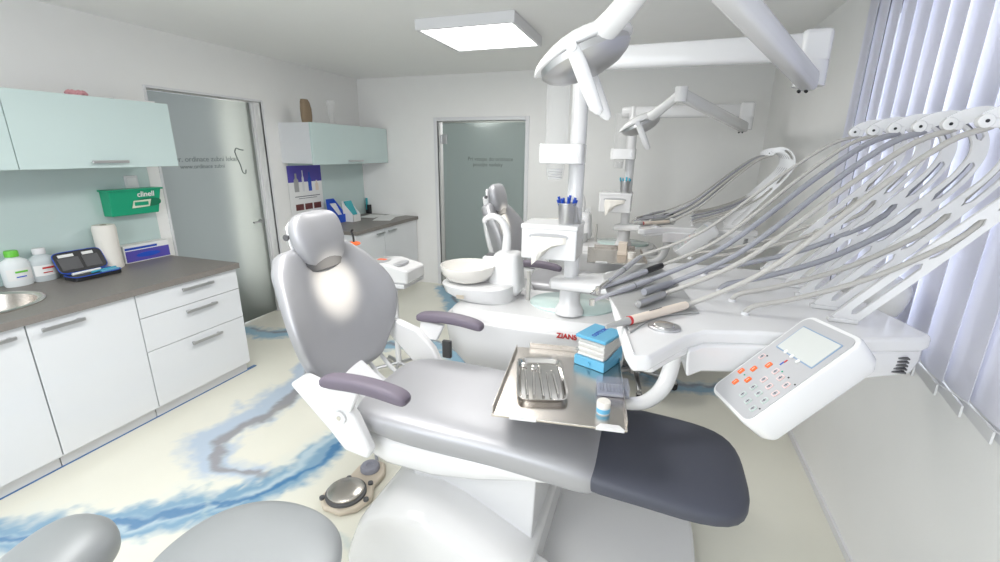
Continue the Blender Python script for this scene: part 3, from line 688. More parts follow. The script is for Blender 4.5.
#@@CHAIR
# ------------------------------------------------------------------ dental chair
CY = 1.53
def dental_chair():
    t = thing('dental_chair', (-.45, CY, 0), 'silver dental chair with charcoal foot end and lamplit backrest, nearest the camera', 'dental chair', 'dental chairs')
    # floor plate
    pts = [(a, b, 0.0) for a, b in sup(-.36, CY-.01, .66, .44, 48, 8)]
    part('base_plate', G().prism(pts, (0, 0, .055)), M['white'], t, bevel=.02, seg=3)
    # moulded base cover, lifting arm in its recess
    prof = [(-1.05, .0), (-1.045, .12), (-.99, .25), (-.93, .33), (-.84, .375), (-.70, .38), (-.60, .35), (-.30, .20), (-.30, .0)]
    R = []
    for y, k, dz in ((1.14, .90, -.05), (1.155, .96, -.02), (1.19, .99, -.005), (1.24, 1, 0), (1.82, 1, 0), (1.87, .99, -.005), (1.905, .96, -.02), (1.92, .90, -.05)):
        R.append([(-.69+(a+.69)*k, y, max(0, b+dz*(b > .05))) for a, b in prof])
    part('base_cover', G().rings(R), M['white'], t, bevel=.03, seg=4)
    part('lift_arm', G().prism([(-.82, 1.36, .28), (-.33, 1.36, .14), (-.315, 1.36, .56), (-.86, 1.36, .56)], (0, .34, 0)), M['whitem'], t, bevel=.008)
    part('front_cover', G().prism([(-.60, 1.16, .0), (-.22, 1.16, .0), (-.22, 1.16, .13), (-.36, 1.16, .20), (-.60, 1.16, .20)], (0, .20, 0)), M['white'], t, bevel=.025, seg=4)
    # shell under the seat
    R = []
    for x, hw, zt_, zb_ in ((-1.09, .18, .60, .52), (-1.02, .25, .61, .47), (-.9, .265, .61, .43), (-.7, .265, .61, .425), (-.52, .262, .61, .46), (-.36, .255, .60, .51), (-.24, .25, .585, .54), (-.16, .23, .575, .555)):
        R.append([(x, a, b) for a, b in sup(CY, (zt_+zb_)/2, hw, (zt_-zb_)/2, 32, 3.2)])
    part('seat_shell', G().rings(R), M['white'], t)
    # seat cushion (loft along x)
    R = []
    for x, hw, zc, th, p_ in ((-1.075, .10, .640, .020, 2.4), (-1.07, .19, .641, .045, 2.6), (-1.04, .245, .640, .065, 2.8), (-.98, .270, .638, .075, 3), (-.85, .285, .636, .082, 3.2), (-.70, .285, .630, .082, 3.2), (-.52, .282, .628, .080, 3.2), (-.38, .278, .620, .080, 3.2), (-.26, .272, .604, .080, 3.2), (-.16, .265, .588, .078, 3.2), (-.11, .255, .578, .070, 3), (-.085, .23, .575, .050, 2.8), (-.08, .14, .575, .02, 2.4)):
        ring = []
        for a, b in sup(0, 0, hw, th, 40, p_):
            dip = -.014*(1-(a/hw)**2) if b > 0 else 0
            ring.append((x, CY+a, zc+b+dip))
        R.append(ring)
    part('seat_cushion', G().rings(R), M['leather'], t, sub=1)
    # foot end
    R = []
    for x, hw, zc, th in ((-.155, .18, .575, .02), (-.15, .245, .575, .045), (-.10, .258, .573, .050), (.05, .262, .569, .045), (.18, .268, .558, .042), (.28, .258, .552, .040), (.345, .225, .547, .038), (.380, .165, .543, .030), (.393, .08, .541, .018)):
        R.append([(x, a, b) for a, b in sup(CY, zc+.01, hw, th, 40, 3.6)])
    part('foot_rest', G().rings(R), M['foot'], t, sub=1)
    # backrest
    p0 = Vector((-1.235, CY, .70)); p1 = Vector((-1.395, CY, 1.235)); up = (p1-p0); n = Vector((up.z, 0, -up.x)).normalized()
    Wt = [(0, .20), (.1, .25), (.22, .295), (.34, .325), (.46, .338), (.58, .335), (.70, .315), (.80, .29), (.90, .262), (1.0, .21)]
    Ft = [(0, .03), (.2, .075), (.4, .11), (.6, .11), (.8, .07), (1, .02)]
    R = []; K = 20
    def ring(u, k=1.0, kt=1.0):
        w = slerp(u, Wt)*k; fo = slerp(u, Ft); o = p0+up*u; r = []
        for a, b in sup(0, 0, 1, 1, 44, 2.9):
            v = a; r.append(o+Vector((0, v*w, 0))+n*(fo*abs(v)**2.3+b*.052*kt*(1+.10*abs(v))))
        return r
    R.append(ring(-.030, .45, .3)); R.append(ring(-.025, .75, .7))
    for i in range(K+1): R.append(ring(i/K))
    R.append(ring(1.02, .93, .85)); R.append(ring(1.038, .78, .6)); R.append(ring(1.045, .5, .25))
    part('backrest', G().rings(R), M['leather'], t, sub=1)
    # shell behind the backrest
    R = []
    for u, w, q in ((.0, .12, .025), (.2, .15, .035), (.45, .18, .040), (.7, .16, .035), (.95, .10, .02)):
        o = p0+up*u-n*.050; R.append([o+Vector((0, a, 0))+n*b for a, b in sup(0, 0, w, q, 28, 3)])
    part('back_shell', G().rings(R), M['white'], t, sub=1)
    # arm brackets and armrests
    for s, ax in ((-1, -.02), (1, 0)):
        y = CY+s*.315
        pts = [(-1.26, .79), (-1.19, .84), (-1.06, .80), (-.97, .71), (-.91, .575), (-.93, .535), (-1.03, .55), (-1.10, .63)]
        part('arm_bracket', G().prism([(a, y-.022, b) for a, b in pts], (0, .044, 0)), M['white'], t, bevel=.014, seg=3)
        part('arm_post', G().prism([(a, CY+s*.345-.014, b) for a, b in ((-1.07, .74), (-.97, .74), (-.93, .825), (-1.06, .835))], (0, .028, 0)), M['white'], t, bevel=.008)
        part('pivot_cap', G().cyl((-1.03, y+s*.02, .70), (-1.03, y+s*.032, .70), .026), M['whitem'], t)
        part('pivot_screw', G().cyl((-1.03, y+s*.030, .70), (-1.03, y+s*.036, .70), .009), M['chrome'], t)
        R = []
        for x, z, hw, th in ((-1.085, .848, .018, .010), (-1.075, .850, .030, .020), (-1.03, .857, .034, .026), (-.93, .864, .034, .025), (-.83, .858, .034, .025), (-.76, .845, .034, .024), (-.735, .838, .030, .018), (-.728, .836, .018, .008)):
            R.append([(x, a, b) for a, b in sup(CY+s*.352, z, hw, th, 20, 3.5)])
        part('armrest', G().rings(R), M['arm'], t, sub=1)
    # struts between backrest and seat
    part('back_strut', G().tube([(-1.24, CY+.18, .76), (-1.16, CY+.19, .64), (-1.0, CY+.19, .54)], .010).tube([(-1.24, CY+.10, .74), (-1.16, CY+.11, .62), (-1.02, CY+.11, .54)], .010), M['whitem'], t)
    part('back_hinge', G().prism([(a, CY-.13, b) for a, b in ((-1.29, .66), (-1.02, .48), (-.95, .56), (-1.27, .80))], (0, .16, 0)), M['whitem'], t, bevel=.012)
    # headrest
    hc = Vector((-1.350, CY, 1.292)); e = Vector((-.24, 0, .97)).normalized(); hn = Vector((.97, 0, .24))
    R = []
    for u, w, th in ((-.116, .03, .010), (-.113, .076, .026), (-.098, .106, .040), (-.05, .128, .050), (0, .141, .054), (.05, .141, .052), (.088, .128, .046), (.108, .100, .034), (.117, .05, .014)):
        R.append([hc+e*u+Vector((0, a, 0))+hn*(b-.018*(1-(a/w)**2)*(b > 0)+.012) for a, b in sup(0, 0, w, th, 36, 2.7)])
    part('headrest', G().rings(R), M['leather'], t, sub=1)
    R = [[hc+e*u+Vector((0, a, 0))+hn*(b-.045) for a, b in sup(0, 0, w, .010, 32, 3)] for u, w in ((-.10, .07), (-.08, .10), (0, .112), (.07, .105), (.09, .08))]
    hp = part('headrest_back', G().rings(R), M['whitem'], t)
    part('headrest_mechanism', G().prism([hc+e*a+hn*b+Vector((0, -.045, 0)) for a, b in ((-.06, -.05), (.06, -.05), (.03, -.115), (-.03, -.12), (-.08, -.09))], (0, .09, 0)), M['white'], t, bevel=.014, seg=3)
    g = G()
    for s in (-1, 1): g.cyl(hc+e*(-.055)-hn*.05+Vector((0, s*.085, 0)), hc+e*(-.055)-hn*.05+Vector((0, s*.118, 0)), .020)
    part('headrest_knob', g, M['dgrey'], t)
    g = G()
    for s in (-1, 1): g.cyl(hc+e*(.03)-hn*.052+Vector((0, s*.07, 0)), hc+e*(.03)-hn*.052+Vector((0, s*.115, 0)), .013)
    part('headrest_pin', g, M['dgrey'], t)
    part('headrest_bar', G().prism([hc-hn*.062+e*a+Vector((0, b, 0)) for a, b in ((-.02, -.035), (-.02, .035), (-.26, .035), (-.26, -.035))], hn*.010), M['chrome'], t, bevel=.003)
    R = [[hc+e*q+Vector((0, a, 0))+hn*(b-.006) for a, b in sup(0, 0, w, h_, 28, 2.6)] for q, w, h_ in ((-.135, .06, .030), (-.128, .085, .042), (-.10, .108, .046), (-.08, .110, .040))]
    part('headrest_joint', G().rings(R), M['dgrey'], t)
    return t
chair = dental_chair()

# ------------------------------------------------------------------ foot pedal
def pedal():
    c = at(352, 482, z=.02); t = thing('foot_pedal', (c.x, c.y, 0), 'beige foot control with a round steel pedal on the floor behind the chair base', 'foot pedal')
    a = at(346, 492, z=.04); b = at(370, 466, z=.05)
    d = Vector((b.x-a.x, b.y-a.y, 0)); L = d.length; mt = frame((a.x, a.y, 0), d, Vector((0, 0, 1)).cross(d))
    pts = [(-.11, -.05), (-.11, .05), (-.06, .11), (.03, .115), (.10, .07), (.20, .08), (.27, .04), (.27, -.04), (.20, -.09), (.10, -.09), (.03, -.135), (-.06, -.11)]
    part('housing', G().prism([mt @ Vector((x, y, .0)) for x, y in pts], (0, 0, .032)), M['beige'], t, bevel=.014, seg=3)
    part('disc_ring', G().lathe([(.0, .03), (.098, .03), (.098, .044), (.09, .048), (0, .048)], mtx=mt, n=36), M['dgrey'], t)
    part('pedal_disc', G().lathe([(.0, .048), (.088, .048), (.088, .056), (.08, .062), (.04, .066), (0, .067)], mtx=mt, n=36), M['steel'], t)
    m2 = mt @ Matrix.Translation((L, 0, 0))
    part('rocker_button', G().lathe([(.0, .03), (.050, .03), (.050, .05), (.044, .058), (.018, .060), (.016, .055), (0, .055)], mtx=m2, n=28), mat('grey_violet_button', (.28, .28, .33), .5), t)
    for x, y in ((-.07, .085), (.09, .055), (.10, -.07), (.0, -.118)):
        part('foot_screw', G().lathe([(0, .03), (.013, .03), (.013, .042), (0, .043)], mtx=mt @ Matrix.Translation((x, y, 0)), n=12), M['dgrey'], t)
    part('cable', G().tube([mt @ Vector((L+.06, .0, .02)), mt @ Vector((L+.12, .05, .015)), mt @ Vector((L+.20, .12, .012)), mt @ Vector((L+.26, .10, .012)), mt @ Vector((L+.30, -.05, .012)), mt @ Vector((L+.32, -.25, .012))], .009), M['hosed'], t)
    return t
pedal()
#@@UNIT
# ------------------------------------------------------------------ water unit with cuspidor, pole and support arm
def dental_unit():
    t = thing('dental_unit', (-.6, 2.25, 0), 'white dental unit body with red lettering and cuspidor beside the near chair', 'dental unit', 'dental units')
    y0, y1 = 2.06, 2.62
    R = []
    for z, x0, x1, a, b, p_ in ((0.0, -.90, -.12, y0+.05, y1-.04, 7), (.45, -.90, -.12, y0+.03, y1-.02, 7), (.60, -1.04, -.08, y0, y1, 6), (.76, -1.06, -.06, y0-.01, y1, 6), (.785, -1.06, -.06, y0-.01, y1, 6)):
        R.append([(u, v, z) for u, v in sup((x0+x1)/2, (a+b)/2, (x1-x0)/2, (b-a)/2, 48, p_)])
    part('cabinet_body', G().rings(R), M['white'], t, bevel=.010, seg=3)
    R = [[(u, v, z) for u, v in sup(cx, cy, rx, ry, 48, 4)] for z, cx, cy, rx, ry in ((.78, -.56, 2.335, .49, .275), (.80, -.56, 2.335, .485, .270), (.835, -.55, 2.345, .44, .235))]
    part('upper_deck', G().rings(R), M['white'], t, bevel=.008, seg=3)
    pc = at(572, 303, z=.84)
    part('glass_plate', G().lathe([(0, .835), (.19, .835), (.19, .842), (.186, .845), (0, .845)], (pc.x, pc.y, 0), 48, sx=1.25), M['mintplate'], t)
    mt = frame(at(567, 336, y=y0-.003), (1, 0, 0), (0, 0, 1)); mt.translation.y = y0-.013
    text_part('lettering', 'ZIANS', .036, mt, M['red'], t, ext=.002, bold=.001)
    # cuspidor
    bc = at(468, 266, z=1.02); bx, by = bc.x, bc.y
    R = [[(u, v, z) for u, v in sup(bx+.06+dx, by+.02+dy, rx, ry, 36, 2.5)] for z, dx, dy, rx, ry in ((.80, .16, .08, .13, .14), (.84, .04, .02, .17, .15), (.88, .01, 0, .20, .165), (.925, 0, 0, .21, .17), (.93, 0, 0, .20, .16))]
    part('cuspidor_base', G().rings(R), M['white'], t)
    b0 = part('bowl', G().lathe([(0, .935), (.08, .935), (.12, .95), (.150, .985), (.158, 1.02), (.158, 1.03), (.150, 1.03), (.138, 1.0), (.10, .965), (.03, .95), (0, .95)], (bx, by, 0), 48, cap=(False, False)), M['warm'], t)
    part('bowl_drain', G().lathe([(0, .952), (.018, .952), (.02, .950)], (bx, by, 0), 16), M['chrome'], t)
    part('nameplate', G().box((-.022, -.011, 0), (.022, .011, .003), frame((bx+.02, by-.162, .885), (1, .05, 0), (0, -.25, 1))), M['beige'], t)
    tx, ty = bx+.20, by+.10
    R = [[(u, v, z) for u, v in sup(tx+dx, ty, rx, ry, 28, 4)] for z, dx, rx, ry in ((.84, 0, .11, .10), (.92, 0, .10, .095), (1.04, .005, .085, .085), (1.09, .01, .075, .08), (1.105, .012, .06, .065))]
    part('water_tower', G().rings(R), M['white'], t, sub=1)
    part('tower_shoulder', G().rings([[(u, v, z) for u, v in sup(tx-.09, ty+.0, rx, .06, 20, 4)] for z, rx in ((.96, .04), (1.06, .05), (1.075, .045))]), M['white'], t, sub=1)
    part('cup_spout', G().tube([(tx-.01, ty+.02, 1.09), (tx-.005, ty+.02, 1.20), (tx-.03, ty+.01, 1.27), (tx-.08, ty, 1.30), (tx-.125, ty-.01, 1.285), (tx-.13, ty-.01, 1.265)], [.028, .024, .021, .018, .016, .015], 12), M['white'], t)
    part('tower_button', G().box((tx-.12, ty-.03, 1.075), (tx-.06, ty+.03, 1.081)), M['dgrey'], t, bevel=.002)
    # pole
    px_, py_ = POLE
    part('pole_foot', G().lathe([(0, .845), (.075, .845), (.075, .862), (.065, .88), (.055, .90), (.052, 1.0), (0, 1.0)], (px_, py_, 0), 32), M['white'], t)
    part('pole', G().lathe([(.038, .98), (.038, 2.02), (.034, 2.03), (0, 2.03)], (px_, py_, 0), 32), M['white'], t)
    # flat support arm from pole foot to the delivery unit
    R = []
    for x, y, w_, z, hh in ((px_-.085, py_-.01, .05, 1.01, .024), (px_-.06, py_-.01, .085, 1.012, .028), (px_+.05, py_-.02, .11, 1.02, .030), (px_+.20, py_-.05, .14, 1.04, .030), (px_+.38, py_-.10, .14, 1.06, .035), (px_+.56, py_-.22, .11, 1.055, .035)):
        R.append([(x+a*.25, y+a, z+b) for a, b in sup(0, 0, w_, hh, 24, 4)])
    part('support_arm', G().rings(R), M['white'], t, bevel=.0)
    # assistant suction holder by the cuspidor (dark tip)
    0 and part('suction_holder', G().box((tx+.10, ty-.04, .98), (tx+.22, ty+.05, 1.02)).box((tx+.19, ty-.02, .84), (tx+.22, ty+.03, 1.0)), M['whitem'], t, bevel=.010)
    part('suction_hose', G().tube([(tx+.14, ty-.02, 1.0), (tx+.145, ty-.03, .90), (tx+.13, ty-.06, .60), (tx+.05, ty-.12, .35)], .012), M['hoseb'], t)
    part('wall_flange', G().box((-1.03, y0-.025, .56), (-.98, y0, .66)), M['dgrey'], t, bevel=.004)
    return t
_p = at(575, 200, y=2.22); POLE = (_p.x, 2.22)
unit = dental_unit()

# tissue box on the pole
_y = 2.08
TB0 = at(521, 222, y=_y-.03); TB1 = at(577, 229, y=_y-.03); TBz0 = at(577, 263, y=_y-.03).z
def tissue_box():
    x0, x1 = TB0.x, TB1.x; zt_, zb_ = TB0.z-.012, TBz0; y0, y1 = _y-.02, POLE[1]+.05
    t = thing('tissue_dispenser', ((x0+x1)/2, (y0+y1)/2, zb_), 'white tissue dispenser box on the near unit pole, tissue pulled out', 'tissue dispenser', 'tissue dispensers')
    part('housing', G().box((x0, y0, zb_), (x1, y1, zt_)), M['white'], t, bevel=.008, seg=3)
    part('lid', G().box((x0-.003, y0-.003, zt_-.02), (x1+.003, y1+.003, zt_+.004)), M['white'], t, bevel=.006)
    part('slot', G().prism([(a, y0-.002, b) for a, b in sup((x0+x1)/2-.0, (zt_+zb_)/2+.030, .095, .016, 28, 2.4)], (0, .006, 0)), M['panelgrey'], t)
    R = []
    for k, (a, b, d) in enumerate(((.085, .03, 0), (.06, .018, -.02), (.03, .0, -.035), (.0, -.035, -.045), (-.025, -.07, -.04))):
        xx = (x0+x1)/2; zc = (zt_+zb_)/2+.03
        R.append([(xx-.085+(i/8)*.17*(1 if k < 3 else .5-.1*(k-3))+(.0 if k < 3 else .01), y0-.004+d*math.sin(math.pi*(.15+i/9))-.004*(i % 2), zc+(a-.085)*.3-max(0, k-1)*.022*(1.6-i/8)) for i in range(9)])
    part('tissue', G().rings(R, (False, False), closed=False), M['tissue'], t)
    part('bracket', G().box((x1-.10, y1, zb_+.05), (x1-.03, y1+.012, zb_+.09)), M['whitem'], t)
    return t
tb = tissue_box()
TBT = TB0.z-.012+.004
def pen_cup_metal():
    p = Vector((at(566, 224, y=_y+.04).x, _y+.04, TBT)); h = .075
    t = thing('metal_tumbler', p, 'grey metal tumbler with dark blue suction tips on the near tissue dispenser', 'tumbler', 'tumblers on the tissue dispensers')
    part('tumbler_body', G().lathe([(0, 0), (.034, 0), (.035, .004), (.042, .095), (.045, .097), (.045, .101), (.040, .101), (.033, .006)], p, 30, cap=(False, False)), M['alu'], t)
    for k in range(9):
        a = k*.72; r = .03
        q0 = p+Vector((r*.5*math.cos(a), r*.5*math.sin(a), .02)); q1 = p+Vector((r*1.5*math.cos(a), r*1.5*math.sin(a), .115+.02*((k*37) % 5)/5))
        part('suction_tip', G().tube([q0, q0.lerp(q1, .7), q1], [.005, .005, .0065], 8, smooth=False), M['dblue'], t)
    return t
pcup = pen_cup_metal()
p = Vector((at(583, 222, y=_y+.10).x, _y+.10, TBT))
tag(part('drinking_cup', G().lathe([(0, 0), (.026, 0), (.034, .075), (.032, .075), (.025, .003)], p, 24, cap=(False, False)), M['clear'], origin=p), 'clear plastic cup behind the tumbler on the near tissue dispenser', 'cup')

# cup dispenser on the pole
def cup_dispenser():
    y = POLE[1]-.085; a = at(541, 144, y=y); b = at(584, 164, y=y); cx = at(556, 150, y=y).x; zt_, zb_ = a.z, b.z
    t = thing('cup_dispenser', (cx, y, zb_), 'white cup dispenser with a clear tube on the near unit pole', 'cup dispenser', 'cup dispensers')
    R = [[(u, v, z) for u, v in sup((a.x+b.x)/2, y+.01, (b.x-a.x)/2, .062, 32, 7)] for z in (zb_, zt_)]
    part('clamp', G().rings(R), M['white'], t, bevel=.006, seg=3)
    ztop = at(556, 78, y=y).z
    part('tube', G().lathe([(.052, zt_), (.054, ztop), (.050, ztop), (.048, zt_)], (cx, y, 0), 32, cap=(False, False)), M['clear'], t)
    zc = zb_-.075
    part('tube_end', G().lathe([(.045, zb_), (.040, zc+.02), (.034, zc), (.030, zc), (.040, zb_)], (cx, y, 0), 28, cap=(False, False)), M['clear'], t)
    for k in range(8):
        z = zc+.01+.012*k
        if k < 4: part('cup_rim', G().lathe([(.031+.001*k, z), (.034+.001*k, z+.004), (.030+.001*k, z+.004)], (cx, y, 0), 24, cap=(False, False)), M['whitem'], t)
    part('logo_bar', G().box((b.x-.035, y-.055, zb_+.03), (b.x-.028, y-.0525, zt_-.03)), M['alu'], t)
    return t
cupd = cup_dispenser()

# ------------------------------------------------------------------ operating light
def tapered_beam(g, a, b, w0, h0, w1, h1, n=20, p=4, up=(0, 0, 1)):
    a, b = Vector(a), Vector(b); d = (b-a).normalized(); s_ = d.cross(Vector(up)).normalized(); u = s_.cross(d)
    R = []
    for t, k in ((0, .75), (.015, 1), (.985, 1), (1, .75)):
        c = a.lerp(b, t); w = (w0+(w1-w0)*t)*k; h = (h0+(h1-h0)*t)*k
        R.append([c+s_*x+u*y for x, y in sup(0, 0, w, h, n, p)])
    return g.rings(R)
def operating_light():
    px_, py_ = POLE
    t = thing('operating_light', (px_, py_, 2.02), 'white operating light on a folding arm above the near chair', 'operating light', 'operating lights')
    je = at(818, 55, y=py_)
    g = tapered_beam(G(), (px_-.05, py_, 2.055), (je.x, py_, 2.055), .035, .046, .034, .050)
    part('horizontal_arm', g, M['white'], t)
    jx = je.x
    part('arm_end', G().box((jx-.07, py_-.045, 1.99), (jx+.035, py_+.045, 2.115)), M['white'], t, bevel=.02, seg=3)
    J = Vector((jx-.02, py_-.02, 1.955))
    part('arm_joint', G().cyl((J.x, J.y, 1.91), (J.x, J.y, 2.0), .055), M['white'], t)
    # spring arm to the elbow near the ceiling, then down to the lamp head
    E = Vector((.0, 1.10, 2.06)); A0 = J+Vector((-.00, -.02, -.03))
    part('spring_arm', tapered_beam(G(), A0, E, .032, .038, .028, .034), M['white'], t)
    for dx in (-.012, .012): part('screw_hole', G().cyl(A0+Vector((-.03+dx, -.035, -.037)), A0+Vector((-.028+dx, -.042, -.04)), .006), M['black'], t)
    part('elbow', G().cyl((E.x, E.y, E.z-.042), (E.x, E.y, E.z+.042), .036), M['white'], t)
    H = Vector((-.225, 1.36, 1.915))
    part('yoke_arm', G().tube([E+Vector((-.01, .0, 0)), E.lerp(H, .35), E.lerp(H, .75), H+Vector((.0, .0, .03))], [.026, .028, .034, .028], 16), M['white'], t)
    # head: shell with a lens opening facing the backrest
    tgt = Vector((-1.33, CY, 1.12)); d = (tgt-H).normalized(); side = d.cross(Vector((0, 0, 1))).normalized(); u = side.cross(d)
    mt = frame(H, side, u)          # local: x side, y up, -z = d
    ax = Vector((.92, .05, .39)).normalized(); un = Vector((-.39, 0, .92)).normalized(); sy = ax.cross(un).normalized()
    R = []
    for s_, w, th, off in ((-.150, .004, .004, .0), (-.145, .022, .010, .002), (-.115, .062, .024, .006), (-.07, .092, .038, .010), (-.01, .110, .046, .012), (.05, .108, .044, .010), (.10, .085, .034, .006), (.125, .055, .022, .002), (.135, .02, .01, 0)):
        R.append([H+ax*s_+sy*a+un*(b*(1 if b > 0 else .35)+off) for a, b in sup(0, 0, w, th, 32, 2.3)])
    part('head_shell', G().rings(R), M['white'], t, sub=1)
    R = []
    for d_, r_ in ((.0, .118), (-.018, .120), (-.034, .108), (-.050, .082), (-.060, .045), (-.063, .012)):
        R.append([H+ax*(r_*math.cos(2*math.pi*i/36)*1.06-.004)+sy*(r_*math.sin(2*math.pi*i/36)*.92)+un*d_ for i in range(36)])
    part('reflector', G().rings(R), M['alu'], t)
    for s_ in (-1, 1):
        b0 = H+Vector((-.015, s_*.105, .0)); b1 = b0+Vector((.075, .0, -.165))
        R = [[b0.lerp(b1, k)+Vector((a, b, 0)) for a, b in sup(0, 0, w, w*.62, 20, 2.4)] for k, w in ((-.04, .006), (0, .018), (.2, .022), (.7, .021), (.95, .018), (1.02, .006))]
        part('handle', G().rings(R), M['white'], t)
        part('handle_hub', G().cyl(b0+Vector((0, -s_*.01, -.005)), b0+Vector((0, s_*.016, -.005)), .014), M['whitem'], t)
    # lamp bulb light
    return t, H, d
OL, LH, LD = operating_light()
def spot(loc, tgt, e, size=16):
    d = bpy.data.lights.new('operating_beam', 'SPOT'); d.energy = e; d.color = (1, .93, .78); d.spot_size = math.radians(size); d.spot_blend = .9; d.shadow_soft_size = .03
    o = bpy.data.objects.new('operating_beam', d); COL.objects.link(o); o.location = loc
    o.rotation_euler = (Vector(tgt)-Vector(loc)).to_track_quat('-Z', 'Y').to_euler()
#@@DELIVERY
# ------------------------------------------------------------------ delivery unit
UZ = 1.20
def up_(px, py, z=UZ): return at(px, py, z=z)
def delivery_unit():
    A = up_(940, 340); t = thing('delivery_unit', (.3, 1.6, 1.0), 'white delivery unit with curved whip arms and a keypad in front of the window', 'delivery unit', 'delivery units')
    # outline of the top, seen from above
    NL = up_(632, 363, 1.185); FL = up_(604, 275, 1.185); BL = up_(655, 262)
    BR = A+Vector((-.11, .64, 0))
    front = [up_(650, 357), up_(668, 347), up_(688, 336), up_(706, 331), up_(760, 332), up_(862, 339)]
    out = [NL]+front+[A+Vector((-.03, .0, 0)), A+Vector((0, .03, 0)), BR+Vector((0, -.03, 0)), BR+Vector((-.03, 0, 0)), BL+Vector((.12, .03, 0)), BL, FL+Vector((.02, .02, 0)), FL, NL+Vector((-.02, .06, 0))]
    P = [Vector((p.x, p.y, UZ-.006)) for p in out]
    ctr = sum(P, Vector())/len(P)
    part('top_cover', G().prism([p-Vector((0, 0, .035)) for p in P], (0, 0, .041)), M['white'], t, bevel=.012, seg=3)
    Q = [ctr+(p-ctr)*.97 for p in P]
    Q2 = [ctr+(p-ctr)*.88 for p in P]
    # body below: only the right two thirds are deep
    body = [up_(690, 338), up_(706, 333), up_(760, 334), up_(862, 341), A+Vector((-.035, .012, 0)), A+Vector((-.012, .03, 0)), BR+Vector((-.01, -.03, 0)), BL+Vector((.15, .02, 0)), BL+Vector((.02, -.10, 0))]
    low = [Vector((p.x*.97+.008, p.y*.985+.02, 0)) for p in body]
    part('housing', G().rings([[Vector((p.x, p.y, UZ-.035)) for p in body], [Vector((p.x, p.y, UZ-.075)) for p in body], [Vector((p.x, p.y, 1.085)) for p in low]]), M['white'], t, bevel=.010, seg=3)
    lipb = [NL+Vector((.012, .03, 0)), up_(650, 357)+Vector((0, .02, 0)), up_(668, 347)+Vector((0, .02, 0)), up_(690, 338)+Vector((0, .02, 0)), BL+Vector((.02, -.10, 0)), FL+Vector((.03, -.04, 0))]
    part('nose', G().rings([[Vector((p.x, p.y, UZ-.03)) for p in lipb], [Vector((p.x+.012, p.y+.015, UZ-.058)) for p in lipb]]), M['white'], t, bevel=.008)
    # silicone mat
    mp = [up_(606, 292), up_(603, 276), up_(628, 267), up_(656, 264), up_(668, 275), up_(684, 292), up_(699, 314), up_(680, 315), up_(662, 317), up_(645, 324), up_(630, 334)]
    part('instrument_mat', G().prism([Vector((p.x, p.y, UZ+.001)) for p in mp], (0, 0, .005)), M['grey'], t, bevel=.002)
    part('mat_edge', G().tube([Vector((p.x, p.y, UZ)) for p in (up_(604, 280), up_(612, 300), up_(623, 326), up_(633, 355))], .005, 8), M['white'], t)
    # hump with ring button
    rc = up_(664, 328)
    r0 = part('ring_button', G().lathe([(.016, .001), (.016, .006), (.034, .008), (.036, .006), (.036, .0)], (rc.x, rc.y, UZ), 32, sx=1.15, cap=(False, False)), M['alu'], t)
    part('button_cap', G().lathe([(.024, .006), (.024, .010), (.020, .013), (0, .014)], (rc.x, rc.y, UZ), 24, cap=(True, False), sx=1.15), M['chrome'], t)
    # side label, vents
    a = at(700, 357, y=1.26); mt = frame(at(702, 352, y=up_(706, 333).y+.035), (1, .1, 0), (0, 0, 1))
    part('rating_plate', G().box((-.04, -.02, -.002), (.04, .015, .004), mt), M['panelgrey'], t)
    va = at(885, 355, y=A.y+.0); g = G()
    for k in range(5): g.box((A.x-.12, A.y-.014, 1.10+.010*k), (A.x-.055, A.y+.02, 1.104+.010*k))
    part('vent', g, M['dgrey'], t)
    part('hook', G().cyl((.14, A.y-.02, 1.125), (.14, A.y-.02, 1.07), .014), M['dgrey'], t)
    # pole arm carrying the unit at the back
    g = tapered_beam(G(), (POLE[0]+.50, POLE[1]-.26, 1.06), (.30, 1.75, 1.10), .05, .03, .05, .03)
    part('carrier_arm', g, M['white'], t)
    # whips
    W_ = []
    for k in range(6):
        B = Vector((.523-.013*k, 1.432+.116*k, UZ)); u = Vector((.996, -.09, 0)).normalized(); W_.append(whip(t, B, u, k))
    return t, W_
WP = [(0, 0), (.05, .065), (.12, .155), (.20, .258), (.27, .348), (.305, .40), (.325, .45), (.322, .495), (.295, .535), (.255, .553), (.215, .548), (.185, .530)]
def whip_path():
    P = [Vector((a, 0, b)) for a, b in WP]; Q = []
    for i in range(len(P)-1):
        p0 = P[max(0, i-1)]; p1 = P[i]; p2 = P[i+1]; p3 = P[min(len(P)-1, i+2)]
        for j in range(10):
            s_ = j/10; Q.append(0.5*((2*p1)+(-p0+p2)*s_+(2*p0-5*p1+4*p2-p3)*s_*s_+(-p0+3*p1-3*p2+p3)*s_**3))
    Q.append(P[-1]); return Q
WQ = whip_path()
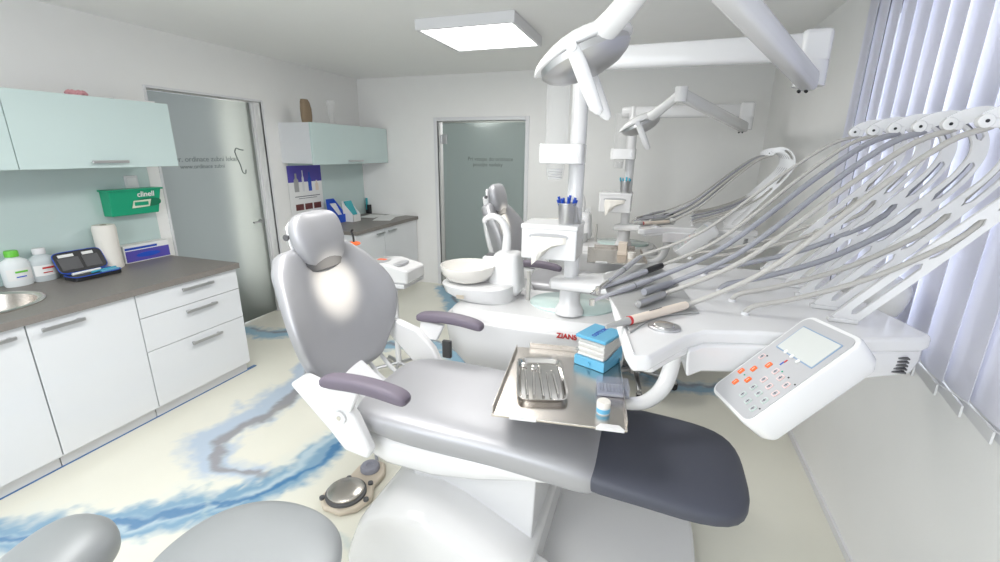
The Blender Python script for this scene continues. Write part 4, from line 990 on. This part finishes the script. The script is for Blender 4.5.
def whip(t, B, u, k):
    Q = WQ; n = len(Q); L = [0]
    for i in range(1, n): L.append(L[-1]+(Q[i]-Q[i-1]).length)
    tot = L[-1]; slots = [(.05, .30), (.335, .50), (.545, .70), (.78, .88)]
    cols = []
    for i in range(n):
        T = (Q[min(i+1, n-1)]-Q[max(i-1, 0)]).normalized(); N = Vector((-T.z, 0, T.x)); s_ = L[i]/tot
        hw = .026-.006*min(1, max(0, (s_-.02))*1.4)+.003*math.sin(s_*6) if s_ > .03 else .027
        if s_ > .93: hw = .018
        sh = 0
        for a, b in slots:
            if a < s_ < b:
                e = min(s_-a, b-s_)*tot; r = .0085; sh = r if e > r else math.sqrt(max(0, r*r-(r-e)**2))
        cols.append([Q[i]+N*hw, Q[i]+N*sh, Q[i]-N*sh, Q[i]-N*hw])
    y = Vector((-u.y, u.x, 0)); v = []; th = .006
    for side in (-1, 1):
        for c in cols:
            for p in c: v.append(B+u*p.x+Vector((0, 0, p.z))+y*(side*th))
    f = []; m = 4*n
    for i in range(n-1):
        a = 4*i
        for j in (0, 2):
            f.append((a+j, a+j+1, a+j+5, a+j+4)); f.append((m+a+j, m+a+j+4, m+a+j+5, m+a+j+1))
        f.append((a, a+4, m+a+4, m+a)); f.append((a+3, m+a+3, m+a+7, a+7))
        open_ = (cols[i][1]-cols[i][2]).length > 1e-5 or (cols[i+1][1]-cols[i+1][2]).length > 1e-5
        if open_:
            f.append((a+1, m+a+1, m+a+5, a+5)); f.append((a+2, a+6, m+a+6, m+a+2))
    f.append((0, m, m+3, 3)); f.append((4*(n-1), 4*n-1, m+4*n-1, m+4*(n-1)))
    w = part('whip_arm', G().add(v, f), M['white'], t, sharp=50)
    tip = Q[-1]
    c = B+u*tip.x+Vector((0, 0, tip.z))
    part('hose_clip', G().cyl(c-y*.012, c+y*.012, .016).cbox(c+Vector((.012, 0, -.004)), (.03, .02, .022)), M['white'], w, bevel=.003)
    part('clip_hole', G().cyl(c-y*.0135, c-y*.011, .004), M['black'], w)
    part('whip_foot', G().box((-.03, -.012, 0), (.04, .012, .012), frame(B, u, y)), M['white'], w, bevel=.003)
    return (B, u, y)
DU, WHIPS = delivery_unit()
def wpoint(k, s_, off=0.0, dn=0.0):
    B, u, y = WHIPS[k]; q = WQ[int(s_*(len(WQ)-1))]
    i = int(s_*(len(WQ)-1)); T = (WQ[min(i+1, len(WQ)-1)]-WQ[max(i-1, 0)]).normalized(); N = Vector((-T.z, 0, T.x)); q = q+N*dn
    return B+u*q.x+Vector((0, 0, q.z))+y*off

# handpieces: (rear px, rear z, tip px, tip z, style, hose material, hose radius, entry px, label)
HP = [
 ((686, 305), 1.222, (606, 327), 1.215, 'scaler', 'hoseb', .0065, (745, 313), 'cream scaler handpiece with a grey and red tip, nearest on the instrument mat'),
 ((664, 294), 1.222, (638, 304), 1.222, 'stub', 'hoseb', .0068, (732, 300), 'empty grey hose connector with three small pins on the instrument mat'),
 ((671, 283), 1.222, (644, 292), 1.222, 'stub', 'hosed', .0080, (720, 290), 'plain dark grey hose connector on the instrument mat'),
 ((650, 280), 1.225, (592, 301), 1.205, 'turbine', 'hosed', .0080, (704, 274), 'slim silver handpiece with a bent head reaching past the mat edge'),
 ((660, 266), 1.225, (591, 292), 1.21, 'syringe', 'hoseb', .0060, (697, 262), 'silver syringe handpiece with a black rear collar on the instrument mat'),
 ((640, 257), 1.235, (597, 290), 1.225, 'contra', 'hoseb', .0055, (690, 258), 'small shiny angled handpiece farthest back on the instrument mat'),
]
hand = []
for k, (rp, rz, tp_, tz, style, hm, hr, ep, label) in enumerate(HP):
    R0 = at(*rp, z=rz); T0 = at(*tp_, z=tz); d = (T0-R0); L = d.length; dn_ = d.normalized()
    nm = 'hose_connector' if style == 'stub' else 'handpiece'
    t = thing(nm, R0, label, 'hose connector' if style == 'stub' else 'handpiece'); hand.append(t)
    def seg(a, b, r0, r1): return G().cyl(R0+d*a, R0+d*b, r0, r1, 16)
    if style == 'scaler':
        part('grip', G().tube([R0, R0+d*.05, R0+d*.72], [.011, .0125, .0125], 16, smooth=False), M['cream'], t)
        part('red_ring', seg(.72, .745, .0128, .0128), M['red'], t)
        part('tip_guard', seg(.745, 1.0, .0115, .005), M['grey'], t)
        mt = frame(R0+d*.4+Vector((0, 0, .0128)), -d, Vector((0, 0, 1)).cross(-d)); part('print_mark', G().box((-.03, -.0015, 0), (.02, .0015, .0006), mt), M['dgrey'], t)
    elif style == 'stub':
        part('connector_body', G().tube([R0, R0+d*.1, R0+d*.9, T0], [.010, .0125, .0125, .011], 16, smooth=False), M['alu'] if k == 1 else M['hosed'], t)
        if k == 1:
            for a in (-.005, 0, .005): part('pin', G().cyl(T0+Vector((0, a, .002)), T0+dn_*.012+Vector((0, a, .002)), .0014, n=8), M['chrome'], t)
    else:
        prof = {'turbine': [(0, .010), (.1, .0115), (.45, .0115), (.55, .009), (.85, .006)], 'syringe': [(0, .010), (.12, .0115), (.55, .011), (.8, .007), (.92, .004)], 'contra': [(0, .009), (.2, .0105), (.5, .0105), (.62, .0075), (.85, .0065)]}[style]
        part('grip', G().tube([R0+d*a for a, b in prof], [b for a, b in prof], 16, smooth=False), M['silverbody'], t)
        if style == 'syringe': part('rear_collar', seg(-.02, .24, .0122, .0122), M['black'], t); part('nozzle', G().tube([R0+d*.90, R0+d*.97, T0+Vector((0, 0, -.006))], .003, 8), M['chrome'], t)
        if style == 'turbine':
            part('ring_groove', seg(.30, .315, .0118, .0118), M['dgrey'], t); part('neck', G().tube([R0+d*.84, R0+d*.95, T0], .0058, 12), M['silverbody'], t); part('turbine_head', G().cyl(T0+Vector((0, 0, -.014)), T0+Vector((0, 0, .006)), .0085), M['chrome'], t)
        if style == 'contra':
            part('ring_groove', seg(.45, .47, .0107, .0107), M['dgrey'], t); part('contra_head', G().cyl(T0+dn_*(-.01)+Vector((0, 0, -.016)), T0+dn_*(-.01)+Vector((0, 0, .008)), .009).cyl(R0+d*.8, T0, .008, .006), M['chrome'], t)
    # hose: up to the whip tip, round the whip, out of a slot and down into the housing
    tip = wpoint(k, .985, 0, .018); m1 = R0.lerp(tip, .33)+Vector((0, 0, -.040)); m2 = R0.lerp(tip, .68)+Vector((0, 0, .012)); m3 = R0.lerp(tip, .88)+Vector((0, 0, .026))
    pts = [R0, R0-dn_*.03, m1, m2, m3, tip]
    o_ = .016
    for s_ in (.92, .84, .74, .62, .50): pts.append(wpoint(k, s_, o_, .006))
    E = at(*ep, z=UZ+.004); q = wpoint(k, .33, o_*.7); q2 = wpoint(k, .27, -.004)
    pts += [q, q2]
    w1 = q2.lerp(E, .35)+Vector((0, 0, -.025)); w2 = q2.lerp(E, .72)+Vector((0, 0, -.01)); w3 = q2.lerp(E, .95)+Vector((0, 0, .012))
    pts += [w1, w2, w3, E]
    part('hose', G().tube(pts, hr*1.12, 10), M[hm], DU)
    part('hose_grommet', G().lathe([(hr+.001, 0), (hr+.005, 0), (hr+.004, .006), (hr+.001, .008)], (E.x, E.y, UZ), 16, cap=(False, False)), M['whitem'], DU)

# keypad
def keypad(t):
    C = [Vector(p) for p in ((.403, 1.274, 1.264), (.445, 1.094, 1.260), (.238, 1.015, 1.060), (.196, 1.194, 1.063))]
    c = sum(C, Vector())/4; eu = ((C[0]-C[3])+(C[1]-C[2])).normalized(); ev = ((C[1]-C[0])+(C[2]-C[3])); ev = (ev-eu*ev.dot(eu)).normalized()
    n = eu.cross(ev)
    if n.z < 0: n = -n
    hu, hv = .152, .092
    def mtx(q, z=0): return Matrix(((eu.x, ev.x, n.x, q.x), (eu.y, ev.y, n.y, q.y), (eu.z, ev.z, n.z, q.z), (0, 0, 0, 1)))
    mt = mtx(c)
    def inp(px, py): p = at(px, py, plane=(c, n)); d = p-c; return (d.dot(eu), d.dot(ev))
    cor = [inp(812, 313), inp(860, 344), inp(744, 427), inp(715, 385)]
    hu = 1.04*(cor[0][0]+cor[1][0]-cor[2][0]-cor[3][0])/4; hv = 1.05*(cor[1][1]+cor[2][1]-cor[0][1]-cor[3][1])/4; hq = sum(q[0] for q in cor)/4
    def rect(a0, a1, b0, b1, r, z):
        out = []
        for cx, cy, s0 in ((a1-r, b1-r, 0), (a0+r, b1-r, 1), (a0+r, b0+r, 2), (a1-r, b0+r, 3)):
            for i in range(6):
                an = math.pi/2*(s0+i/5); out.append(mt @ Vector((cx+r*math.cos(an), cy+r*math.sin(an), z)))
        return out
    k = part('keypad', G().rings([rect(-hu+.02, hu-.012, -hv+.02, hv-.014, .02, -.085), rect(-hu+.008, hu-.002, -hv+.008, hv-.002, .025, -.060), rect(-hu, hu, -hv, hv, .028, -.008), rect(-hu+.002, hu-.002, -hv+.002, hv-.002, .028, 0)]), M['white'], t, bevel=.003)
    part('membrane', G().rings([rect(-hu+.009, hu-.012, -hv+.009, hv-.011, .02, 0), rect(-hu+.009, hu-.012, -hv+.009, hv-.011, .02, .0015)]), M['panelgrey'], k)
    s4 = [inp(808, 324.5), inp(841, 349), inp(807, 372.6), inp(779.5, 344)]
    a0 = (s4[2][0]+s4[3][0])/2; a1 = (s4[0][0]+s4[1][0])/2; b0 = (s4[0][1]+s4[3][1])/2; b1 = (s4[1][1]+s4[2][1])/2
    part('screen_border', G().rings([rect(a0, a1, b0, b1, .003, .0015), rect(a0, a1, b0, b1, .003, .0022)]), mat('screen_border_blue', (.25, .36, .52), .4), k)
    part('screen', G().rings([rect(a0+.003, a1-.003, b0+.003, b1-.003, .002, .0020), rect(a0+.003, a1-.003, b0+.003, b1-.003, .002, .0030)]), M['lcd'], k)
    def z8(x, y): return inp(720+x/7.025, 340+y/7.025)
    for lst, m_ in ((((112, 297), (200, 283), (152, 221), (240, 206), (346, 180)), 'orange'), (((300, 120), (312, 282), (350, 330), (393, 380), (395, 225), (430, 270), (470, 322)), 'pink'), (((238, 335), (165, 385), (275, 380), (200, 433), (316, 430), (235, 485)), 'sage')):
        for q in lst:
            a, b = z8(*q); s_ = .0085
            part('button', G().rings([rect(a-s_, a+s_, b-s_*.8, b+s_*.8, .003, .0015), rect(a-s_, a+s_, b-s_*.8, b+s_*.8, .003, .0032)]), M[m_], k)
            if m_ != 'orange':
                s_ = .0065; part('button_face', G().rings([rect(a-s_, a+s_, b-s_*.75, b+s_*.75, .002, .0032), rect(a-s_, a+s_, b-s_*.75, b+s_*.75, .002, .0036)]), M['panelgrey'], k)
            mk = G().box((a-.0045, b-.0006, .0036), (a+.0045, b+.0006, .0042), mt)
            if m_ != 'orange': mk.box((a-.0006, b-.0035, .0036), (a+.0006, b+.0035, .0042), mt)
            part('button_mark', mk, M['ink'] if m_ != 'orange' else M['cream'], k)
    for q, m_ in (((335, 115), 'black'), ((440, 225), 'green'), ((485, 268), 'black'), ((530, 318), 'black'), ((283, 487), 'black'), ((175, 248), 'green')):
        a, b = z8(*q); part('indicator', G().rings([rect(a-.002, a+.002, b-.002, b+.002, .0018, .0015), rect(a-.002, a+.002, b-.002, b+.002, .0018, .0026)]), M[m_], k)
    a, b = z8(445, 165)
    part('logo', G().box((a-.008, b-.003, .0015), (a+.004, b+.001, .0022), mt), M['dblue'], k)
    part('logo', G().box((a+.002, b-.001, .0015), (a+.012, b+.003, .0022), mt), M['red'], k)
    for x, y in ((328, 195), (350, 213), (372, 232)):
        a, b = inp(700+x/3.747, 300+y/3.747); part('soft_key', G().rings([rect(a-.008, a+.004, b-.0045, b+.0045, .004, .0030), rect(a-.007, a+.003, b-.0035, b+.0035, .0035, .0055)]), M['paper'], k)
    b0_ = mt @ Vector((.02, 0, -.06)); part('keypad_bracket', G().tube([b0_, Vector((.42, 1.22, 1.10)), Vector((.46, 1.36, 1.12))], .018, 12), M['white'], k)
keypad(DU)
#@@TRAY
# ------------------------------------------------------------------ steel tray over the seat
TZ = .80
def tray():
    nl = at(491, 414, z=TZ); a_ = math.radians(7.7); ex = Vector((math.cos(a_), math.sin(a_), 0)); ey = Vector((-ex.y, ex.x, 0))
    hx, hy = .224, .281; o = nl+ex*hx+ey*hy
    mt = frame(o, ex, ey)
    t = thing('instrument_tray', (o.x, o.y, TZ-.01), 'brushed steel tray table reaching over the near chair seat', 'tray', 'tray tables')
    part('tray_plate', G().box((-hx, -hy, -.010), (hx, hy, 0), mt), M['steel'], t, bevel=.003)
    part('side_flange', G().box((-hx, -hy*.93, 0), (-hx+.004, hy*.9, .022), mt), M['steel'], t, bevel=.0015)
    part('side_flange', G().box((hx-.004, -hy*.93, 0), (hx, hy*.9, .022), mt), M['steel'], t, bevel=.0015)
    part('back_flange', G().box((-hx*.75, hy-.004, 0), (hx*.8, hy, .026), mt), M['steel'], t, bevel=.0015)
    for a in (-.72, .55):
        part('cut_notch', G().prism([mt @ Vector(q) for q in ((hx*a, -hy-.001, -.011), (hx*a+.09, -hy-.001, -.011), (hx*a+.075, -hy+.022, -.011), (hx*a+.015, -hy+.022, -.011))], (0, 0, .0115)), M['white'], t)
    part('tray_underside', G().box((-hx+.04, -hy+.03, -.022), (hx-.04, hy-.03, -.010), mt), M['white'], t, bevel=.004)
    p0 = mt @ Vector((hx-.03, -.06, -.03))
    part('tray_arm', G().tube([p0, p0+Vector((.10, .03, 0)), p0+Vector((.17, .10, .05)), p0+Vector((.20, .17, .18)), Vector((p0.x+.22, p0.y+.20, 1.10))], [.022, .026, .030, .030, .028], 14), M['white'], t)
    return t, mt, hx, hy
TR, TM, thx, thy = tray()
def onTray(px, py): p = at(px, py, z=TZ); return Vector((p.x, p.y, TZ))
def itray():
    c = [at(520, 360, z=TZ+.01), at(567, 360, z=TZ+.01), at(561, 403, z=TZ+.01), at(514, 400, z=TZ+.01)]
    o = sum(c, Vector())/4; o.z = TZ; ex = ((c[1]-c[0])+(c[2]-c[3])).normalized(); ey = Vector((-ex.y, ex.x, 0)); mt = frame(o, ex, ey)
    hx = ((c[1]-c[0]).length+(c[2]-c[3]).length)/4; hy = ((c[0]-c[3]).length+(c[1]-c[2]).length)/4
    t = thing('kidney_tray', (o.x, o.y, TZ), 'small polished steel instrument dish holding instruments on the steel tray', 'instrument dish')
    R = []
    for a, z in ((-.012, .004), (-.008, 0), (-.004, .001), (-.002, .016), (.002, .017), (.002, .0155), (-.001, .0145), (-.007, .003)):
        pass
    def rr(k, z): return [mt @ Vector((x, y, z)) for x, y in sup(0, 0, hx+k, hy+k, 40, 7)]
    part('dish', G().rings([rr(-.016, .004), rr(-.014, .001), rr(-.004, .018), rr(.003, .020), rr(.003, .0185), rr(-.005, .0165), rr(-.012, .0)], (True, True)), M['chrome'], t)
    def P(u, v, z): return mt @ Vector((u*hx, v*hy, z))
    specs = [(-.62, .75, -.78, 'mirror'), (-.30, .60, -.75, 'mirror'), (.02, .85, -.80, 'probe'), (.33, .35, -.85, 'tweezers'), (.62, .45, -.70, 'probe')]
    lab = {0: 'dental mirror lying farthest left in the steel dish', 1: 'dental mirror second from left in the steel dish', 2: 'long thin probe in the middle of the steel dish', 3: 'steel tweezers right of the long probe in the dish', 4: 'short probe at the right side of the steel dish'}
    for i, (u, v0, v1, kind) in enumerate(specs):
        tt = thing(kind if kind != 'mirror' else 'dental_mirror', P(u, 0, .004), lab[i], kind if kind != 'mirror' else 'dental mirror', 'instruments in the steel dish')
        dx = .10*(1 if i % 2 else -1)
        a, b = P(u+dx*.3, v0*.55, .010), P(u-dx*.3, v1, .009)
        if kind == 'tweezers':
            part('prong', G().cyl(P(u-.05, v0, .009), P(u, v1, .008), .0018, .0035), M['chrome'], tt); part('prong', G().cyl(P(u+.05, v0, .009), P(u, v1, .008), .0018, .0035), M['chrome'], tt)
        else:
            part('shaft', G().cyl(a, b, .0055, .0050, 10), M['chrome'], tt)
            part('neck', G().tube([a, P(u+dx*.35, v0*.7, .011), P(u+dx*.5, v0*.82, .013)], [.003, .0018, .0015], 8), M['chrome'], tt)
            if kind == 'mirror': part('mirror_head', G().lathe([(0, 0), (.013, 0), (.013, .003), (.011, .004), (0, .004)], mtx=frame(P(u+dx*.6, v0*.92, .010), ex, ey) @ Matrix.Rotation(.3, 4, 'X'), n=24), M['chrome'], tt)
            else: part('hook', G().tube([P(u+dx*.5, v0*.82, .013), P(u+dx*.7, v0*.90, .016), P(u+dx*1.2, v0*.86, .012)], .0012, 6), M['chrome'], tt)
    return t
itray()
# cotton roll dispenser
def cotton():
    c = [at(575, 363, z=TZ+.001), at(603, 373, z=TZ+.001), at(624, 357, z=TZ+.001)]
    # footprint from its visible lower corners
    a, b = c[0], c[1]; ex = (b-a).normalized(); ey = Vector((-ex.y, ex.x, 0))
    w = (b-a).length; d = abs((c[2]-b).dot(ey)); d = max(.10, min(.15, d)); mt = frame(a, ex, ey); H = .135
    t = thing('cotton_roll_dispenser', a+ex*w/2+ey*d/2, 'blue and clear cotton roll dispenser at the back of the steel tray', 'dispenser')
    part('drawer', G().box((-.004, -.004, 0), (w+.004, d+.004, .040), mt), M['blue'], t, bevel=.003)
    part('drawer_rim', G().prism([mt @ Vector(q) for q in ((w, 0, .04), (w+.004, 0, .04), (w+.004, d, .04), (w, d, .075))], ex*.001), M['blue'], t)
    part('clear_body', G().box((.003, .003, .040), (w-.003, d-.003, H-.012), mt), M['clear'], t, bevel=.002)
    lid = part('lid', G().box((-.003, -.003, H-.014), (w+.003, d+.003, H), mt), M['blue'], t, bevel=.003)
    text_part('lettering', 'COTTON', .026, frame(mt @ Vector((w/2, d*.5, H+.0004)), ey, -ex), M['dblue'], t, bold=.0012)
    part('knob', G().cyl(mt @ Vector((w*.5, -.004, .02)), mt @ Vector((w*.5, -.012, .02)), .009), M['blue'], t)
    g = G()
    part('cotton_rolls', g if False else cot(mt, w, d, H), M['cotton'], t)['kind'] = 'stuff'
def cot(mt, w, d, H):
    g = G(); r = .0065; z = .048; k = 0
    while z < H-.022:
        y = .012+(r if k % 2 else 0)
        while y < d-.012:
            g.cyl(mt @ Vector((.007, y, z)), mt @ Vector((w-.007, y, z)), r*.97, n=8); y += 2*r
        z += r*1.75; k += 1
    return g
cotton()
# bur box
def burs():
    a = at(597, 396, z=TZ); b = at(629, 399, z=TZ); ex = (b-a).normalized(); ey = Vector((-ex.y, ex.x, 0)); w = (b-a).length; d = .085; mt = frame(a, ex, ey)
    t = thing('bur_box', a+ex*w/2+ey*d/2, 'violet-tinted acrylic box of root canal instruments in front of the blue dispenser', 'box')
    part('tray_insert', G().box((.002, .002, .002), (w-.002, d-.002, .010), mt), M['panelgrey'], t)
    g = G().box((0, 0, 0), (w, .003, .035), mt).box((0, d-.003, 0), (w, d, .035), mt).box((0, .003, 0), (.003, d-.003, .035), mt).box((w-.003, .003, 0), (w, d-.003, .035), mt).box((0, 0, 0), (w, d, .002), mt)
    part('acrylic_case', g, M['clearv'], t)
    part('acrylic_lid', G().box((-.002, -.002, .035), (w+.002, d+.002, .039), mt), M['clearv'], t, bevel=.001)
    n_ = 9
    for i in range(n_):
        x = .010+(w-.020)*i/(n_-1)
        part('file', G().cyl(mt @ Vector((x, .014, .016)), mt @ Vector((x, d-.014, .016)), .0022, n=8), M['alu'], t)
burs()
# jar
p = onTray(603, 412)
t = thing('jar', p, 'small white jar with a blue label at the near corner of the steel tray', 'jar')
part('jar_body', G().lathe([(0, 0), (.022, 0), (.023, .003), (.023, .022), (.021, .026)], p, 28), M['whitem'], t)
part('jar_label', G().lathe([(.0233, .004), (.0233, .020)], p, 28, cap=(False, False)), M['blue'], t)
part('jar_lid', G().lathe([(.024, .026), (.024, .040), (.022, .043), (0, .043)], p, 28, cap=(True, False)), M['warm'], t)

# ------------------------------------------------------------------ second place: copies one bay further back
D = Vector((.13, 1.95, 0))
ch2 = copy_tree(chair, D, 'silver dental chair of the second place, its lit headrest seen behind the cuspidor', skip=('base_plate', 'front_cover'))
un2 = copy_tree(unit, D, 'white dental unit body of the second place, under the small steel tray')
tb2 = copy_tree(tb, D, 'white tissue dispenser box on the pole of the second place')
pc2 = copy_tree(pcup, D, 'metal tumbler with cyan suction tips on the far tissue dispenser')
for c in pc2.children:
    if c.name.startswith('suction_tip'):
        c.data = c.data.copy(); c.data.materials.clear(); c.data.materials.append(M['cyan'])
cd2 = copy_tree(cupd, D, 'cup dispenser with a clear tube on the pole of the second place')
ol2 = copy_tree(OL, D+Vector((-.05, 0, -.07)), 'white operating light on a folding arm of the second place, by the back wall')
RZ = -.22
du2 = copy_tree(DU, Vector((.343, 3.86, .93))-DU.location, 'white delivery unit with whip arms of the second place, at the back wall', skip=())
du2.rotation_euler.z = RZ
off2 = du2.location-DU.location
lab2 = ['handpiece of the far delivery unit, nearest the camera', 'hose connector of the far delivery unit, second nearest', 'hose connector of the far delivery unit, third nearest', 'silver handpiece of the far delivery unit with a thick dark hose', 'handpiece with a black collar on the far delivery unit', 'farthest back handpiece of the far delivery unit']
for h, l in zip(hand, lab2):
    c = copy_tree(h, off2, l); c.location = du2.location+Matrix.Rotation(RZ, 3, 'Z') @ (h.location-DU.location); c.rotation_euler.z = RZ
tr2 = copy_tree(TR, Vector((-.0, 2.15, .05)), 'steel tray table of the second place beside its white unit body')
p = at(623, 238, y=3.75); tz2 = TZ+.05
g0 = Vector((p.x, 3.75, tz2))
tag(part('cotton_box', G().box((g0.x-.03, g0.y-.04, tz2), (g0.x+.04, g0.y+.05, tz2+.10)).box((g0.x-.034, g0.y-.044, tz2), (g0.x+.044, g0.y+.054, tz2+.03)), M['cream'], bevel=.003, origin=g0), 'cream cotton roll box on the far steel tray', 'box')
g1 = Vector((at(633, 238, y=3.62).x, 3.62, tz2))
tag(part('jar', G().lathe([(0, 0), (.028, 0), (.028, .03), (.031, .032), (.031, .05), (0, .053)], g1, 24), M['warm'], origin=g1), 'small cream jar on the far steel tray', 'jar')

# operating beams
spot(LH+LD*.17, (-1.285, CY+.01, 1.085), 190, 15)
spot(LH+ol2.location-OL.location+LD*.17, Vector((-1.30, CY, 1.10))+D, 260, 14)

# ------------------------------------------------------------------ things behind the near chair
def scaler_device():
    c = at(392, 272, y=2.75); t = thing('scaler_device', (c.x, 2.75, 0), 'white tabletop treatment device with a red display behind the near backrest', 'device')
    x, z = c.x, .755
    a = at(372, 268, y=2.65); 
    g = G().prism([(x-.20, 2.62, z), (x-.20, 2.62, z+.07), (x-.12, 2.62, z+.13), (x+.02, 2.62, z+.14), (x+.20, 2.62, z+.10), (x+.20, 2.62, z)], (0, .26, 0))
    part('housing', g, M['white'], t, bevel=.018, seg=3)
    mt = frame((x-.02, 2.70, z+.140), (1, 0, .03), (0, 1, .0))
    part('display', G().rings([[mt @ Vector((a, b, k)) for a, b in sup(-.03, .0, .06, .065, 24, 3)] for k in (0, .004)]), M['panelgrey'], t)
    part('red_digits', G().box((-.065, .0, .004), (.0, .035, .006), mt), M['orange'], t)
    part('grip_recess', G().rings([[mt @ Vector((a, b, k)) for a, b in sup(.12, .02, .035, .075, 20, 3)] for k in (-.022, -.010)]), M['panelgrey'], t)
    part('trolley_shelf', G().box((x-.12, 2.61, z-.03), (x+.18, 2.90, z)), M['whitem'], t, bevel=.006)
    part('trolley_pole', G().cyl((x+.02, 2.74, .06), (x+.02, 2.74, z-.03), .022), M['whitem'], t)
    g = G()
    for k in range(5):
        an = 2*math.pi*k/5; g.tube([(x+.02, 2.74, .08), (x+.02+.2*math.cos(an), 2.74+.2*math.sin(an), .05)], .014, 8, smooth=False); g.lathe([(0, 0), (.02, .004), (.024, .022), (.02, .04), (0, .042)], (x+.02+.2*math.cos(an), 2.74+.2*math.sin(an), 0), 12)
    part('trolley_foot', g, M['alu'], t)
scaler_device()
def curing():
    c = at(354, 244, y=2.55); t = thing('curing_light', (c.x, 2.55, .80), 'orange-shielded curing light standing behind the near backrest', 'curing light')
    part('stand', G().lathe([(0, .80-.0), (.045, .80), (.045, .82), (.022, .84), (.020, .95), (0, .95)], (c.x, 2.55, 0), 20), M['white'], t)
    part('light_body', G().tube([(c.x, 2.55, .94), (c.x, 2.55, c.z-.01)], [.018, .022], 16, smooth=False), M['whitem'], t)
    part('orange_shield', G().lathe([(0, 0), (.040, .006), (.046, .014), (.040, .022), (0, .026)], (c.x, 2.55, c.z-.010), 24), M['orange'], t)
    part('light_guide', G().tube([(c.x, 2.55, c.z+.01), (c.x-.002, 2.55, c.z+.05), (c.x-.012, 2.55, c.z+.085), (c.x-.0, 2.55, c.z+.10)], .007, 8), M['black'], t)
    part('shelf', G().box((c.x-.07, 2.48, .775), (c.x+.07, 2.62, .80)), M['whitem'], t, bevel=.004)
    part('shelf_pole', G().cyl((c.x, 2.55, .0), (c.x, 2.55, .776), .018).lathe([(0, 0), (.12, 0), (.12, .012), (.02, .03)], (c.x, 2.55, 0), 24), M['whitem'], t)
curing()

# ------------------------------------------------------------------ operator stools
def stool(c, h, ang, label):
    t = thing('operator_stool', (c[0], c[1], 0), label, 'stool', 'operator stools')
    R = []
    for z, r in ((h-.075, .10), (h-.07, .17), (h-.05, .222), (h-.02, .230), (h-.004, .212), (h+.004, .16), (h+.002, .07)):
        R.append([(c[0]+a, c[1]+b, z) for a, b in sup(0, 0, r*1.12, r, 36, 2.2)])
    part('seat', G().rings(R), M['stoolleather'], t, sub=1)
    part('gas_column', G().lathe([(.028, .12), (.028, .30), (.018, .305), (.018, h-.07)], (*c, 0), 20), M['chrome'], t)
    part('seat_plate', G().lathe([(0, h-.095), (.12, h-.095), (.12, h-.078), (0, h-.078)], (*c, 0), 24), M['dgrey'], t)
    part('hub', G().lathe([(0, .075), (.05, .075), (.05, .115), (.03, .13), (0, .13)], (*c, 0), 20), M['alu'], t)
    for k in range(5):
        an = ang+2*math.pi*k/5; q = Vector((math.cos(an), math.sin(an), 0)); b = Vector((*c, 0))
        lg = part('leg', tapered_beam(G(), b+q*.03+Vector((0, 0, .10)), b+q*.29+Vector((0, 0, .072)), .018, .014, .014, .010), M['alu'], t)
        part('castor', G().cyl(b+q*.285+Vector((-q.y*.018, q.x*.018, .026)), b+q*.285+Vector((q.y*.018, -q.x*.018, .026)), .026), M['black'], lg)
        part('castor_fork', G().cbox(b+q*.285+Vector((0, 0, .052)), (.03, .03, .022)), M['alu'], lg, bevel=.004)
    return t
sc = at(243, 560, z=.60)
st = stool((sc.x, sc.y), .60, .3, 'grey round-seated operator stool at the bottom edge of the photo, nearest the camera')
# its backrest: cushion on a curved bar, towards the left wall
bc_ = Vector((sc.x-.30, sc.y-.10, .70))
R = []
for k in range(15):
    s_ = -1+2*k/14; e = math.sqrt(max(.02, 1-s_**4)); a = math.pi+.44+s_*.40
    cc = Vector((sc.x, sc.y, .585))+Vector((math.cos(a), math.sin(a), 0))*.50
    rad = Vector((math.cos(a), math.sin(a), 0))
    R.append([cc+rad*(x*e)+Vector((0, 0, y*e)) for x, y in sup(0, 0, .125, .08, 24, 2.3)])
part('backrest', G().rings(R), M['stoolleather'], st, sub=1)
part('back_bar', G().tube([(sc.x, sc.y, .51), (sc.x-.22, sc.y-.07, .50), (sc.x-.34, sc.y-.14, .52), (sc.x-.365, sc.y-.16, .62)], .014), M['chrome'], st)
s2 = at(640, 375, z=.0)
cs = at(672, 379, z=.03)
S2 = stool((cs.x-.27, cs.y-.06), .42, -.15, 'operator stool behind the near chair, a leg and castor showing under the delivery unit')

# white rounded equipment housing near the window behind the unit
c = at(884, 288, y=1.95); x = min(c.x, .70)
t = thing('equipment_housing', (.745, 1.86, 1.05), 'white rounded equipment housing mounted by the window, behind the near delivery unit', 'equipment')
R = [[(u, v, z) for u, v in sup(.745, 1.86, rx, ry, 36, 3)] for z, rx, ry in ((1.12, .05, .10), (1.135, .065, .14), (1.19, .075, .165), (1.23, .08, .175), (1.255, .07, .16), (1.262, .05, .12))]
part('housing', G().rings(R), M['white'], t, sub=1)
part('vent_grille', G().box((.70, 1.76, 1.085), (.78, 1.92, 1.13)), M['dgrey'], t, bevel=.004)
part('wall_bracket', G().box((.72, 1.82, 1.05), (.835, 1.90, 1.09)), M['whitem'], t, bevel=.006)
